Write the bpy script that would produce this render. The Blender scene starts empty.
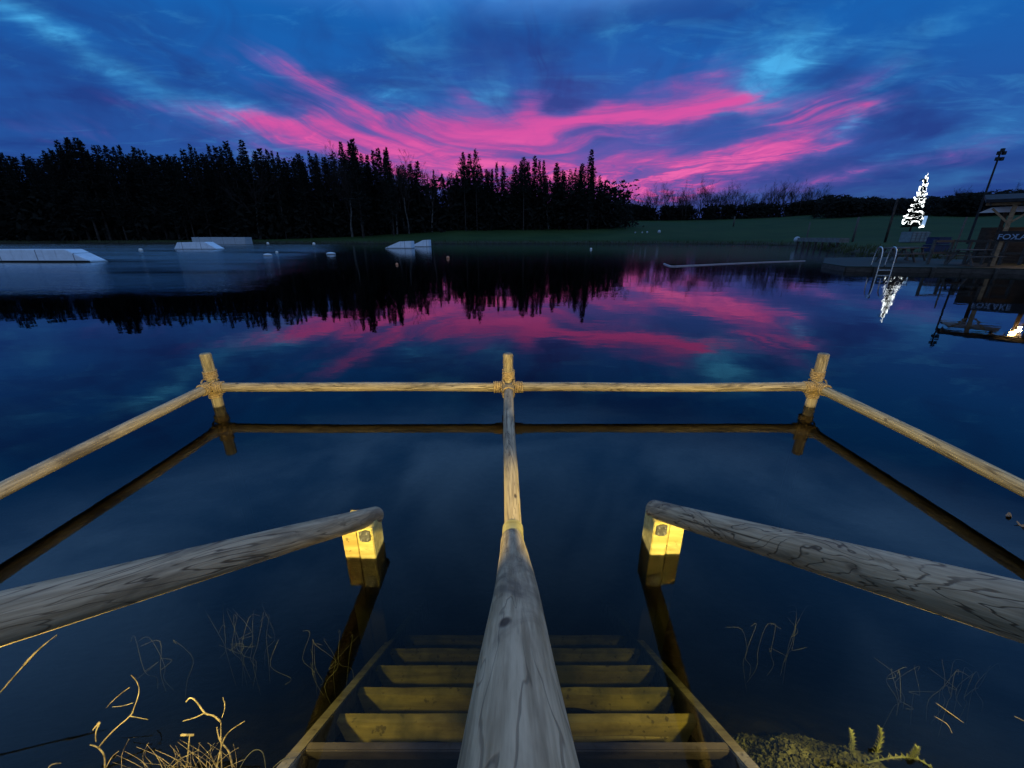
import bpy, bmesh, math, random
import numpy as np
from mathutils import Vector, Matrix

random.seed(7); rng = np.random.default_rng(7)
S = bpy.context.scene
COL = S.collection
R = math.radians

# ------------------------------------------------------------------ camera
F, PITCH, CAMZ = 406.0, R(20), 1.6
cp, sp = math.cos(PITCH), math.sin(PITCH)
cam = bpy.data.cameras.new('camera'); cam.lens = F/1024*36; cam.sensor_width = 36
cam.clip_start = 0.02; cam.clip_end = 8000
co = bpy.data.objects.new('camera', cam); COL.objects.link(co)
co.location = (0, 0, CAMZ); co.rotation_euler = (R(90)-PITCH, 0, 0)
S.camera = co

def ray(x, y):
    u, v = (x-512)/F, (y-384)/F
    return Vector((u, cp-v*sp, -(sp+v*cp)))
def at_z(x, y, z=0.0):
    d = ray(x, y); t = (z-CAMZ)/d.z
    return Vector((d.x*t, d.y*t, z))
def at_Y(x, y, Y):
    d = ray(x, y); t = Y/d.y
    return Vector((d.x*t, Y, CAMZ+d.z*t))

# ------------------------------------------------------------------ node helpers
def lin(r, g, b):
    f = lambda c: c/12.92 if c <= .04045 else ((c+.055)/1.055)**2.4
    return (f(r/255), f(g/255), f(b/255), 1)

class E:
    """tiny expression wrapper over shader math nodes"""
    nt = None
    def __init__(s, sock): s.s = sock
    @staticmethod
    def m(op, *a, clamp=False):
        n = E.nt.nodes.new('ShaderNodeMath'); n.operation = op; n.use_clamp = clamp
        for i, v in enumerate(a):
            if isinstance(v, E): E.nt.links.new(v.s, n.inputs[i])
            else: n.inputs[i].default_value = v
        return E(n.outputs[0])
    def __add__(s, o): return E.m('ADD', s, o)
    __radd__ = __add__
    def __sub__(s, o): return E.m('SUBTRACT', s, o)
    def __rsub__(s, o): return E.m('SUBTRACT', o, s)
    def __mul__(s, o): return E.m('MULTIPLY', s, o)
    __rmul__ = __mul__
    def __truediv__(s, o): return E.m('DIVIDE', s, o)
    def clamp(s): return E.m('ADD', s, 0.0, clamp=True)
def smooth(x, a, b, lo=0.0, hi=1.0):
    n = E.nt.nodes.new('ShaderNodeMapRange'); n.interpolation_type = 'SMOOTHSTEP'; n.clamp = True
    E.nt.links.new(x.s, n.inputs[0])
    for i, v in zip((1, 2, 3, 4), (a, b, lo, hi)): n.inputs[i].default_value = v
    return E(n.outputs[0])
def vec(x, y, z):
    n = E.nt.nodes.new('ShaderNodeCombineXYZ')
    for i, v in enumerate((x, y, z)):
        if isinstance(v, E): E.nt.links.new(v.s, n.inputs[i])
        else: n.inputs[i].default_value = v
    return n.outputs[0]
def noise(v, scale, detail=4, rough=.5, dist=0.0):
    n = E.nt.nodes.new('ShaderNodeTexNoise'); n.inputs['Scale'].default_value = scale
    n.inputs['Detail'].default_value = detail; n.inputs['Roughness'].default_value = rough
    n.inputs['Distortion'].default_value = dist
    E.nt.links.new(v, n.inputs['Vector']); return E(n.outputs[0])
def cmix(f, a, b, mode='MIX'):
    n = E.nt.nodes.new('ShaderNodeMix'); n.data_type = 'RGBA'; n.blend_type = mode
    for i, v in ((0, f), (6, a), (7, b)):
        if isinstance(v, E): E.nt.links.new(v.s, n.inputs[i])
        elif isinstance(v, bpy.types.NodeSocket): E.nt.links.new(v, n.inputs[i])
        else: n.inputs[i].default_value = v
    return n.outputs[2]
def sep(v):
    n = E.nt.nodes.new('ShaderNodeSeparateXYZ'); E.nt.links.new(v, n.inputs[0])
    return [E(o) for o in n.outputs]

# ------------------------------------------------------------------ sky
W = bpy.data.worlds.new('World'); S.world = W; W.use_nodes = True
nt = W.node_tree; nt.nodes.clear(); E.nt = nt
tc = nt.nodes.new('ShaderNodeTexCoord')
dx, dy, dz = sep(tc.outputs['Generated'])
az = E.m('ARCTAN2', dx, dy); el = E.m('ARCSINE', dz)
def azel(x, y):
    d = ray(x, y).normalized(); return math.atan2(d.x, d.y), math.asin(d.z)
dzc = E.m('MAXIMUM', dz, 0.0) + 0.10
px, py = dx/dzc, dy/dzc
pv = vec(px, py, 0.0)
# a drift along the direction the cirrus fans out from the glow
warp = noise(vec(px*0.5, py*0.5, 3.0), 1.0, 3, .5)
fa0, fe0 = azel(600, 250)
fa, fe = az-fa0, el-fe0+.03
theta = E.m('ARCTAN2', fe, fa); rho = E.m('SQRT', fa*fa+fe*fe)
n_big = noise(vec(px*0.9+warp*1.2, py*0.9+warp*0.6, 0.0), 0.9, 5, .55, .4)
n_fan = noise(vec(theta*1.7+warp*2.0, rho*3.0+warp*1.2, 0.0), 1.3, 6, .54, .5)
n_fan2 = noise(vec(theta*2.4+warp*2.4, rho*3.6+warp*1.0, 4.0), 1.4, 5, .55, .6)
fade_ = smooth(rho, .12, .36)
n_fan = (n_fan-.5)*fade_+.5; n_fan2 = (n_fan2-.5)*fade_+.5
n_fine = noise(vec(px*1.3+warp*1.5, py*2.6, 5.0), 2.3, 6, .62, .7)
n_str = noise(vec(az*2.2+warp*0.9, el*17.0+az*1.2+warp*4.5, 2.0), 1.0, 7, .62, .7)
n_rip = noise(vec(az*6.0+n_big*1.5, el*66.0-az*4.0+n_big*10.0, 9.0), 1.0, 4, .55, .4)

wa = noise(vec(az*3.2, el*9.0, 1.0), 1.0, 5, .6, .3); wb = noise(vec(az*3.0, el*9.0, 7.0), 1.0, 5, .6, .3)
azw = az+(wa-.5)*.30; elw = el+(wb-.5)*.11+(n_str-.5)*.03
def blob(x0, y0, x1, y1, w, soft=1.0):
    """elongated soft patch from pixel-derived direction 0 to direction 1, half width w (rad)"""
    a0, e0 = azel(x0, y0); a1, e1 = azel(x1, y1)
    cx, cy = (a0+a1)/2, (e0+e1)/2
    L = math.hypot(a1-a0, e1-e0)/2; th = math.atan2(e1-e0, a1-a0)
    c, s_ = math.cos(th), math.sin(th)
    ax, ay = azw-cx, elw-cy
    p = (ax*c+ay*s_)/(L*.8); q = (ay*c-ax*s_)/w
    return E.m('EXPONENT', (p*p+q*q)*(-soft))
# pale cyan rifts
cy = (blob(-20, -15, 110, 60, .022)*1.0 + blob(40, 20, 280, 170, .026)*.75 + blob(180, 95, 275, 122, .022)*.75
      + blob(735, 95, 830, 30, .035)*1.0 + blob(712, 100, 760, 82, .014)*.8 + blob(340, 75, 420, 95, .022)*.55 + blob(860, 60, 1040, 10, .03)*.6
      + blob(800, 140, 920, 70, .012)*.7 + blob(740, 70, 930, 35, .012)*.5 + blob(470, 92, 500, 100, .016)*.6 + blob(580, 30, 700, -10, .03)*.4 + blob(300, 20, 420, 60, .02)*.3)
# dark indigo cloud
dk = (blob(520, 98, 620, 85, .034)*1.1 + blob(-20, 140, 230, 130, .05)*.8 + blob(100, 15, 300, 60, .03)*.35 + blob(400, 20, 640, 50, .05)*.4
      + blob(600, 142, 720, 116, .016)*.9 + blob(860, 130, 1060, 80, .06)*.7 + blob(640, 176, 800, 168, .016)*.7 + blob(280, 112, 335, 108, .014)*.8 + blob(340, 45, 420, 80, .02)*.4
      + blob(20, 75, 190, 130, .02)*.6 + blob(780, 70, 900, 60, .03)*.5 + blob(830, 180, 1040, 170, .02)*.5)
# rose afterglow
pk = (blob(300, 146, 620, 156, .050)*1.0 + blob(470, 166, 760, 158, .032)*1.0 + blob(560, 186, 740, 186, .018)*1.1
      + blob(400, 186, 720, 190, .035)*1.1 + blob(370, 125, 560, 145, .04)*.8 + blob(200, 150, 420, 120, .036)*.75 + blob(280, 92, 420, 145, .034)*.45
      + blob(505, 100, 560, 120, .022)*.9 + blob(540, 122, 690, 112, .020)*1.1 + blob(610, 122, 745, 62, .034)*.75
      + blob(650, 168, 810, 130, .028)*1.0 + blob(700, 165, 920, 72, .034)*.95 + blob(690, 100, 790, 96, .02)*.6
      + blob(190, 52, 340, 92, .026)*.22 + blob(60, 100, 330, 135, .026)*.40 + blob(260, 60, 400, 120, .03)*.42 + blob(440, 90, 490, 110, .016)*.5
      + blob(760, 180, 900, 168, .02)*.45 + blob(880, 168, 1060, 146, .02)*.40 + blob(-40, 120, 160, 150, .02)*.25 + blob(200, 120, 900, 115, .07)*.26)
back = smooth(dy, .55, -.35)                       # away from the afterglow the sky is paler
up = smooth(el, R(20.5), R(31))
zen = smooth(el, R(33), R(58))
base = cmix(smooth(el, R(1), R(9)), lin(46, 66, 128), lin(34, 86, 162))
base = cmix(smooth(el, R(7), R(22)), base, lin(22, 98, 178))
t_l = (cy*smooth(n_fan*.6+n_fine*.4, .34, .62)*1.0 + smooth(n_fan, .50, .78)*.34 + smooth(n_fine, .50, .74)*.22*smooth(el, R(3), R(10)) - .02).clamp()
base = cmix(t_l, base, lin(76, 178, 238))
t_d = (dk*smooth(n_fan2*.5+n_big*.5, .66, .34)*.95 + smooth(n_fan2, .50, .32)*.28 + smooth(n_big, .56, .34)*.70).clamp()
base = cmix(t_d, base, lin(29, 64, 136))
pkn = 1.0-E.m('EXPONENT', pk*-.85)                 # soft shoulder where patches overlap
s_mix = n_str*.55+n_fan*.45
bowl = el-fa*fa*.36                                            # the bands sag towards the glow and rise to both sides
n_fe = noise(vec(az*2.6+warp*2.0, bowl*24.0+warp*5.0, 11.0), 1.0, 7, .60, .5)
dens = pkn*1.10 + (s_mix-.5)*1.7 + (n_fe-.5)*2.1 + .02       # erode the veil with streaky cloud noise
pm = smooth(dens, -.08, 1.12)*smooth(pkn, .05, .45)
low = smooth(el, R(13), R(5))                                  # fine ripples only low down, near the glow
pm = pm*(1.0-smooth(n_rip, .40, .68)*(low*.5+.06))
glow = 1.0-E.m('EXPONENT', (blob(240, 160, 860, 160, .085)*1.0+blob(380, 130, 760, 130, .12)*.6)*-.9)
base = cmix(glow*.62, base, lin(92, 84, 168))
mauve = cmix(smooth(pm, .2, .9), lin(128, 98, 184), lin(216, 84, 166))
col = cmix((pm*1.02).clamp(), base, mauve)
tex = smooth(n_fe*.45+n_str*.35+n_fine*.2, .40, .60)            # thin and thick parts of the lit veil
col = cmix(pm*(1.0-tex)*.55, col, lin(104, 74, 160))
hot = smooth(pm, .60, .95)*smooth(n_rip, .58, .38)*low*tex*.9
col = cmix(hot, col, lin(250, 112, 180))
hi = cmix(smooth(noise(pv, 1.5, 5, .55, .6), .34, .66), (.07, .33, .95, 1), (.27, .72, 1.60, 1))
hi = cmix(zen*.84, hi, (.05, .12, .26, 1))
col = cmix(up, col, hi)
bk = cmix(noise(pv, .7, 4, .55), (.14, .26, .54, 1), (.24, .38, .70, 1))
col = cmix(back, col, bk)
# faint air light of the physical sky model, sun just under the horizon ahead
sky = nt.nodes.new('ShaderNodeTexSky'); sky.sky_type = 'NISHITA'; sky.sun_disc = False
sky.sun_elevation = R(-3); sky.sun_rotation = R(5)
sc_ = cmix(1.0, sky.outputs[0], (.0006, .0006, .0006, 1), 'MULTIPLY')
col = cmix(1.0, col, sc_, 'ADD')
bg = nt.nodes.new('ShaderNodeBackground'); nt.links.new(col, bg.inputs[0]); bg.inputs[1].default_value = 1.0
wo = nt.nodes.new('ShaderNodeOutputWorld'); nt.links.new(bg.outputs[0], wo.inputs[0])

# ------------------------------------------------------------------ materials
def mat(name):
    m = bpy.data.materials.new(name); m.use_nodes = True
    E.nt = m.node_tree
    b = m.node_tree.nodes['Principled BSDF']
    return m, b
def setc(b, sock):
    if isinstance(sock, bpy.types.NodeSocket): E.nt.links.new(sock, b.inputs['Base Color'])
    else: b.inputs['Base Color'].default_value = sock
def bump(b, h, strength, distance=.01):
    n = E.nt.nodes.new('ShaderNodeBump'); n.inputs['Strength'].default_value = strength
    n.inputs['Distance'].default_value = distance
    E.nt.links.new(h.s, n.inputs['Height']); E.nt.links.new(n.outputs[0], b.inputs['Normal'])
def objco(): return E.nt.nodes.new('ShaderNodeTexCoord').outputs['Object']
def ramp(x, *stops):
    n = E.nt.nodes.new('ShaderNodeValToRGB'); el_ = n.color_ramp.elements
    while len(el_) < len(stops): el_.new(.5)
    for e, (p, c) in zip(el_, stops): e.position = p; e.color = c
    E.nt.links.new(x.s, n.inputs[0]); return n.outputs[0]
def simple(name, c, rough=.7, var=.25, scale=4.0, metal=0.0, spec=.3):
    m, b = mat(name); o = objco(); n = noise(o, scale, 5, .6)
    lo = tuple(v*(1-var) for v in c[:3])+(1,); hi_ = tuple(min(1, v*(1+var)) for v in c[:3])+(1,)
    setc(b, cmix(smooth(n, .3, .7), lo, hi_)); b.inputs['Roughness'].default_value = rough
    b.inputs['Metallic'].default_value = metal; b.inputs['Specular IOR Level'].default_value = spec
    bump(b, n, .25); return m

def wet(c, dry_z=.035, wet_z=-.03):
    x, y, z = sep(E.nt.nodes.new('ShaderNodeNewGeometry').outputs['Position'])
    return cmix(smooth(z+(noise(vec(x*14, y*14, z*3), 1.0, 3)-.5)*.05, dry_z, wet_z), c, (.022, .020, .010, 1))
def pole_wood(name, tone=(1, 1, 1), seed=0.0, lines=9.0, dark=.75, freq=1.0, where=(.34, .56), lw=.76):
    """peeled round pole, grain contours, knots, weather stains; axis = local Z"""
    m, b = mat(name); x, y, z = sep(objco())
    f = noise(vec(x*9+seed, y*9, z*1.0*freq+seed), 1.0, 4, .45, .6)
    g = f*lines; fr = E.m('FRACT', g)
    edge = E.m('ABSOLUTE', fr-.5)*2.0
    thick = noise(vec(x*22, y*22, z*5+seed), 1.0, 3, .6)
    line = smooth(edge+(thick-.5)*.35, lw, .99)
    wh = smooth(noise(vec(x*5, y*5, z*1.3+seed*2), 1.2, 3, .5), where[0], where[1])
    line = line*wh*dark
    fib = noise(vec(x*70, y*70, z*3.5), 1.0, 4, .65)
    stain = smooth(noise(vec(x*7+3, y*7, z*1.7+seed), 1.3, 5, .65, .8), .48, .74)
    v = E.nt.nodes.new('ShaderNodeTexVoronoi'); E.nt.links.new(vec(x*9+seed, y*9, z*3.6), v.inputs['Vector']); v.inputs['Scale'].default_value = 1.0
    knot = smooth(E(v.outputs['Distance']), .11, .05)
    knot = knot*smooth(noise(vec(x*2, y*2, z*2+seed), 2.5, 1), .42, .6)
    T = lambda r, g_, b_: (r*tone[0], g_*tone[1], b_*tone[2], 1)
    c = cmix(smooth(fib, .3, .72), T(.29, .225, .130), T(.60, .49, .315))
    c = cmix(stain*.85, c, T(.10, .08, .055))
    c = cmix(line, c, T(.085, .06, .035))
    c = cmix(knot*.9, c, T(.05, .033, .02))
    crack = smooth(noise(vec(x*42+seed, y*42, z*1.1), 1.0, 3, .55, .25), .63, .69)*smooth(noise(vec(x*6, y*6, z*2.2+seed*3), 1.0, 2), .42, .58)
    c = cmix(crack*.85, c, T(.05, .036, .022))
    c = wet(c)
    setc(b, c); b.inputs['Roughness'].default_value = .62; b.inputs['Specular IOR Level'].default_value = .3
    bump(b, fib*.5+line*-.6+knot*-.8+f*2.0, .5, .004); return m

M = {}
M['pole'] = pole_wood('weathered_pole', seed=0.7, lines=14, dark=.85, tone=(.92, .9, .86))
M['pole_flame'] = pole_wood('flame_grain_pole', seed=4.1, lines=15, tone=(.9, .88, .84), dark=.97, freq=1.9, where=(.18, .40))
M['pole_grey'] = pole_wood('grey_pole', tone=(.92, .9, .86), seed=2.3, lines=19, dark=.55, freq=1.0, lw=.84)
M['pole_old'] = pole_wood('old_pole', tone=(.8, .8, .7), seed=8.3, lines=8, dark=.7)
def plank(name, c1, c2, alg=None, soak=False):
    m, b = mat(name); x, y, z = sep(objco())
    g = noise(vec(x*2.0, y*26, z*26), 1.0, 5, .6, .3); st = smooth(noise(vec(x*3, y*5, z*5), 1.6, 5, .7), .42, .7)
    sp_ = smooth(noise(vec(x*30, y*30, z*30), 1.0, 2), .62, .72)
    c = cmix(smooth(g, .3, .7), c1, c2); c = cmix(st*.55, c, tuple(v*.42 for v in c1[:3])+(1,))
    c = cmix(sp_*.6, c, (.02, .016, .008, 1))
    if alg: c = cmix(smooth(noise(vec(x*4, y*4, z*4+2), 1.4, 4), .45, .65)*.6, c, alg)
    if soak: c = wet(c, .02, -.02)
    setc(b, c); b.inputs['Roughness'].default_value = .75; b.inputs['Specular IOR Level'].default_value = .2; bump(b, g+sp_*-.5, .4, .004); return m
M['post_board'] = plank('fresh_post_timber', (.33, .27, .09, 1), (.54, .47, .20, 1), None, True)
M['post_board2'] = plank('darker_post_timber', (.28, .20, .065, 1), (.44, .34, .12, 1), None, True)  # darker, browner tone for the outer board of the left handrail post
M['tread'] = plank('underwater_board', (.15, .115, .04, 1), (.30, .235, .085, 1), (.04, .045, .018, 1))
M['stringer'] = plank('stringer_timber', (.13, .11, .07, 1), (.24, .21, .14, 1))
M['slime'] = simple('dark_slime', (.012, .014, .01), .8)
M['rope'] = simple('lashing_rope', (.36, .25, .12), .85, .45, 60)
M['plate'] = simple('galvanised_plate', (.16, .16, .17), .45, .3, 40, .7)
M['bolt'] = simple('bolt_steel', (.55, .54, .5), .35, .2, 30, .8)
M['dry'] = simple('dry_stalk', (.15, .12, .07), .75, .7, 40)
M['weed'] = simple('water_weed', (.10, .11, .035), .8, .5, 18)
M['moss'] = simple('blanket_weed', (.042, .044, .018), .9, .6, 14)
M['deadstem'] = simple('drowned_stem', (.06, .062, .045), .8, .4, 20)
M['leaf'] = simple('dead_leaf', (.22, .17, .12), .7, .4, 20)
M['needle'] = simple('conifer_needles', (.012, .014, .012), .9, .4, .5, 0, .05)
M['bark'] = simple('bark', (.035, .03, .027), .9, .4, 1.5, 0, .1)
M['palebark'] = simple('pale_bark', (.10, .095, .09), .9, .4, 1.5, 0, .1)
M['twig'] = simple('bare_twigs', (.03, .024, .022), .9, .3, 1.0, 0, .1)
M['scrub'] = simple('scrub', (.010, .011, .009), .95, .4, 1.0, 0, .05)
M['reed'] = simple('bank_grass', (.045, .06, .028), .9, .5, 2.0, 0, .1)
M['white'] = simple('white_panel', (.60, .66, .70), .5, .06, 3)
M['white2'] = simple('dirty_white_panel', (.32, .36, .38), .55, .12, 2)
M['buoy'] = simple('white_buoy', (.75, .72, .66), .4, .1, 5)
M['orange'] = simple('orange_buoy', (.6, .25, .12), .4, .1, 5)
M['deck'] = plank('deck_boards', (.06, .055, .05, 1), (.10, .095, .085, 1))
M['mossdeck'] = plank('mossy_deck', (.012, .018, .012, 1), (.022, .03, .018, 1))
M['darkwood'] = plank('dark_timber', (.035, .03, .025, 1), (.07, .06, .05, 1))
M['warmwood'] = plank('brown_timber', (.22, .13, .07, 1), (.33, .21, .11, 1))
M['steel'] = simple('ladder_steel', (.62, .62, .6), .25, .1, 9, .9)
M['felt'] = simple('roof_felt', (.018, .018, .02), .9, .3, 3)
M['sheet'] = simple('white_sheet', (.84, .87, .90), .7, .06, 2)
M['bluebox'] = simple('blue_plastic', (.012, .018, .06), .5, .2, 3)
M['tote'] = simple('grey_tote', (.15, .19, .20), .5, .2, 2)
M['letter'] = simple('sign_letters', (.20, .27, .38), .5, .05, 3)
M['boom'] = simple('floating_rope', (.34, .30, .31), .7, .15, 4)
M['stone'] = simple('block_stone', (.12, .12, .11), .85, .3, 3)
def panel(name, c):
    m, b = mat(name); x, y, z = sep(objco()); n = noise(vec(x*2, y*2, z*3), 1.0, 5, .65)
    wx_, wy_, wz_ = sep(E.nt.nodes.new('ShaderNodeNewGeometry').outputs['Position'])
    seam = smooth(E.m('ABSOLUTE', E.m('FRACT', x*.42+.13)-.5), .018, .010)
    k = cmix(smooth(n, .35, .7)*.35, c, tuple(v*.6 for v in c[:3])+(1,))
    k = cmix(smooth(noise(vec(x*5, y*5, z*.6), 1.0, 4, .6), .55, .72)*.4, k, tuple(v*.5 for v in c[:3])+(1,))
    k = cmix(seam*.7, k, (.05, .06, .07, 1)); k = cmix(smooth(wz_+(n-.5)*.12, .16, .03)*.8, k, (.05, .06, .05, 1))
    setc(b, k); b.inputs['Roughness'].default_value = .5; return m
M['white'] = panel('white_panel', (.70, .78, .84, 1)); M['white2'] = panel('dirty_white_panel', (.36, .41, .44, 1))
def emit(name, c, s):
    m, b = mat(name); setc(b, (.8, .8, .8, 1)); b.inputs['Emission Color'].default_value = c; b.inputs['Emission Strength'].default_value = s
    return m
M['fairy'] = emit('fairy_bulbs', (.93, 1, .98, 1), 4.0)
M['fairyblue'] = emit('blue_light_panel', (.22, .45, .8, 1), .5)
M['lamp'] = emit('warm_bulb', (1, .62, .2, 1), 60.0)

# ground
m, b = mat('ground'); geo = E.nt.nodes.new('ShaderNodeNewGeometry'); x, y, z = sep(geo.outputs['Position'])
n1 = noise(geo.outputs['Position'], .12, 5, .6); n2 = noise(geo.outputs['Position'], 9.0, 5, .65)
gr = cmix(smooth(n1, .35, .65), (.015, .040, .008, 1), (.026, .054, .012, 1))
gr = cmix(smooth(n2, .4, .7)*.5, gr, (.03, .034, .018, 1))
mud = cmix(smooth(n2, .35, .65), (.010, .009, .006, 1), (.022, .020, .012, 1))
edge = cmix(smooth(n2, .4, .6), (.03, .027, .02, 1), (.06, .055, .045, 1))
c = cmix(smooth(z+n2*.25, .12, .5), mud, edge); c = cmix(smooth(z+n1*.6, .5, 1.1), c, gr)
setc(b, c); b.inputs['Roughness'].default_value = .95; b.inputs['Specular IOR Level'].default_value = .1
bump(b, n2, .6, .03); M['ground'] = m

# water: Fresnel mirror over a clear, absorbing body
m = bpy.data.materials.new('lake_water'); m.use_nodes = True; E.nt = m.node_tree; m.node_tree.nodes.clear()
geo = E.nt.nodes.new('ShaderNodeNewGeometry'); P = geo.outputs['Position']; x, y, z = sep(P)
wn = noise(vec(x*.05, y*.03, 0.0), 1.0, 4, .6, .5)
wind = smooth(y, 10.0, 14.5)*smooth(x*1.0+y*.36+(wn-.5)*14, -1.5, -8)*smooth(noise(vec(x*.06, y*.22, 8.0), 1.0, 3, .55), .28, .55, .45, 1.0)            # breeze patch, far left
far = smooth(y, 4, 34)
r1 = noise(vec(x*.5, y*.8, 0.0), 1.0, 3, .5); r2 = noise(vec(x*2.0, y*3.4, 1.0), 1.0, 3, .6); r3 = noise(vec(x*7.0, y*14, 2.0), 1.0, 2, .6)
r4 = noise(vec(x*.9, y*1.6, 6.0), 1.0, 4, .65, .4)
h = r1*.004+r2*(far*.0022+.0004)+r3*wind*.012+r4*wind*.05
bn = E.nt.nodes.new('ShaderNodeBump'); bn.inputs['Strength'].default_value = 1.0; bn.inputs['Distance'].default_value = 1.0
E.nt.links.new(h.s, bn.inputs['Height'])
gl = E.nt.nodes.new('ShaderNodeBsdfGlossy'); gl.inputs['Color'].default_value = (.95, .95, .95, 1)
rg = far*.07+wind*.12+.012; E.nt.links.new(rg.s, gl.inputs['Roughness']); E.nt.links.new(bn.outputs[0], gl.inputs['Normal'])
tr = E.nt.nodes.new('ShaderNodeBsdfTransparent')
fr = E.nt.nodes.new('ShaderNodeFresnel'); fr.inputs[0].default_value = 1.333; E.nt.links.new(bn.outputs[0], fr.inputs['Normal'])
mx = E.nt.nodes.new('ShaderNodeMixShader'); E.nt.links.new(fr.outputs[0], mx.inputs[0]); E.nt.links.new(tr.outputs[0], mx.inputs[1]); E.nt.links.new(gl.outputs[0], mx.inputs[2])
va = E.nt.nodes.new('ShaderNodeVolumeAbsorption'); va.inputs[0].default_value = (.60, .63, .42, 1); va.inputs[1].default_value = 4.2
om = E.nt.nodes.new('ShaderNodeOutputMaterial'); E.nt.links.new(mx.outputs[0], om.inputs[0]); E.nt.links.new(va.outputs[0], om.inputs[1])
M['water'] = m

# ------------------------------------------------------------------ object helpers
def tag(o, label=None, cat=None, group=None, kind=None):
    if label: o['label'] = label
    if cat: o['category'] = cat
    if group: o['group'] = group
    if kind: o['kind'] = kind
    return o
def thing(name, label, cat, loc=(0, 0, 0), rz=0.0, group=None):
    o = bpy.data.objects.new(name, None); COL.objects.link(o); o.empty_display_size = .1
    o.location = loc; o.rotation_euler.z = rz
    return tag(o, label, cat, group)
def link(name, me, material=None, parent=None, matrix=None, smooth_=False):
    if material is not None and not me.materials: me.materials.append(material)
    if smooth_: me.polygons.foreach_set('use_smooth', [True]*len(me.polygons))
    o = bpy.data.objects.new(name, me); COL.objects.link(o)
    if parent: o.parent = parent
    if matrix is not None: o.matrix_local = matrix
    return o
def meshd(name, vs, fs):
    me = bpy.data.meshes.new(name); me.from_pydata([tuple(v) for v in vs], [], fs); me.update(); return me
class MB:
    def __init__(s): s.v = []; s.f = []
    def add(s, vs, fs):
        o = len(s.v); s.v += [tuple(v) for v in vs]; s.f += [tuple(i+o for i in f) for f in fs]; return s
    def box(s, c, d, rot=None, taper=1.0):
        hx, hy, hz = d[0]/2, d[1]/2, d[2]/2
        vs = [Vector((sx*hx*(taper if sz > 0 else 1), sy*hy*(taper if sz > 0 else 1), sz*hz)) for sz in (-1, 1) for sx, sy in ((-1, -1), (1, -1), (1, 1), (-1, 1))]
        if rot is not None: vs = [rot @ v for v in vs]
        vs = [v+Vector(c) for v in vs]
        return s.add(vs, [(0, 3, 2, 1), (4, 5, 6, 7), (0, 1, 5, 4), (1, 2, 6, 5), (2, 3, 7, 6), (3, 0, 4, 7)])
    def tube(s, pts, rad, n=8, caps=True):
        pts = [Vector(p) for p in pts]; k = len(pts)
        rr = rad if isinstance(rad, (list, tuple)) else [rad]*k
        vs = []; up_ = None
        for i, p in enumerate(pts):
            d = (pts[min(i+1, k-1)]-pts[max(i-1, 0)]).normalized()
            if up_ is None: up_ = Vector((0, 0, 1)) if abs(d.z) < .9 else Vector((1, 0, 0))
            a = d.cross(up_); a = a.normalized() if a.length > 1e-6 else d.orthogonal().normalized(); b_ = a.cross(d)
            up_ = b_
            for j in range(n):
                t = 2*math.pi*j/n; vs.append(p+(a*math.cos(t)+b_*math.sin(t))*rr[i])
        fs = [(i*n+j, i*n+(j+1) % n, (i+1)*n+(j+1) % n, (i+1)*n+j) for i in range(k-1) for j in range(n)]
        if caps: fs += [tuple(range(n))[::-1], tuple(range((k-1)*n, k*n))]
        return s.add(vs, fs)
    def sphere(s, c, r, n=8, sq=(1, 1, 1)):
        vs = [Vector((0, 0, -1))]+[Vector((math.cos(2*math.pi*j/n)*math.sin(math.pi*i/(n//2+1)), math.sin(2*math.pi*j/n)*math.sin(math.pi*i/(n//2+1)), -math.cos(math.pi*i/(n//2+1)))) for i in range(1, n//2+1) for j in range(n)]+[Vector((0, 0, 1))]
        L = n//2; fs = [(0, 1+(j+1) % n, 1+j) for j in range(n)]
        fs += [(1+i*n+j, 1+i*n+(j+1) % n, 1+(i+1)*n+(j+1) % n, 1+(i+1)*n+j) for i in range(L-1) for j in range(n)]
        fs += [(1+(L-1)*n+j, 1+(L-1)*n+(j+1) % n, 1+L*n) for j in range(n)]
        return s.add([Vector((v.x*r*sq[0], v.y*r*sq[1], v.z*r*sq[2]))+Vector(c) for v in vs], fs)
    def build(s, name, material, parent=None, matrix=None, smooth_=False, bev=0.0):
        me = meshd(name, s.v, s.f)
        if bev:
            bm = bmesh.new(); bm.from_mesh(me)
            bmesh.ops.bevel(bm, geom=bm.edges[:], offset=bev, segments=2, affect='EDGES'); bm.to_mesh(me); bm.free()
        return link(name, me, material, parent, matrix, smooth_)

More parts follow.
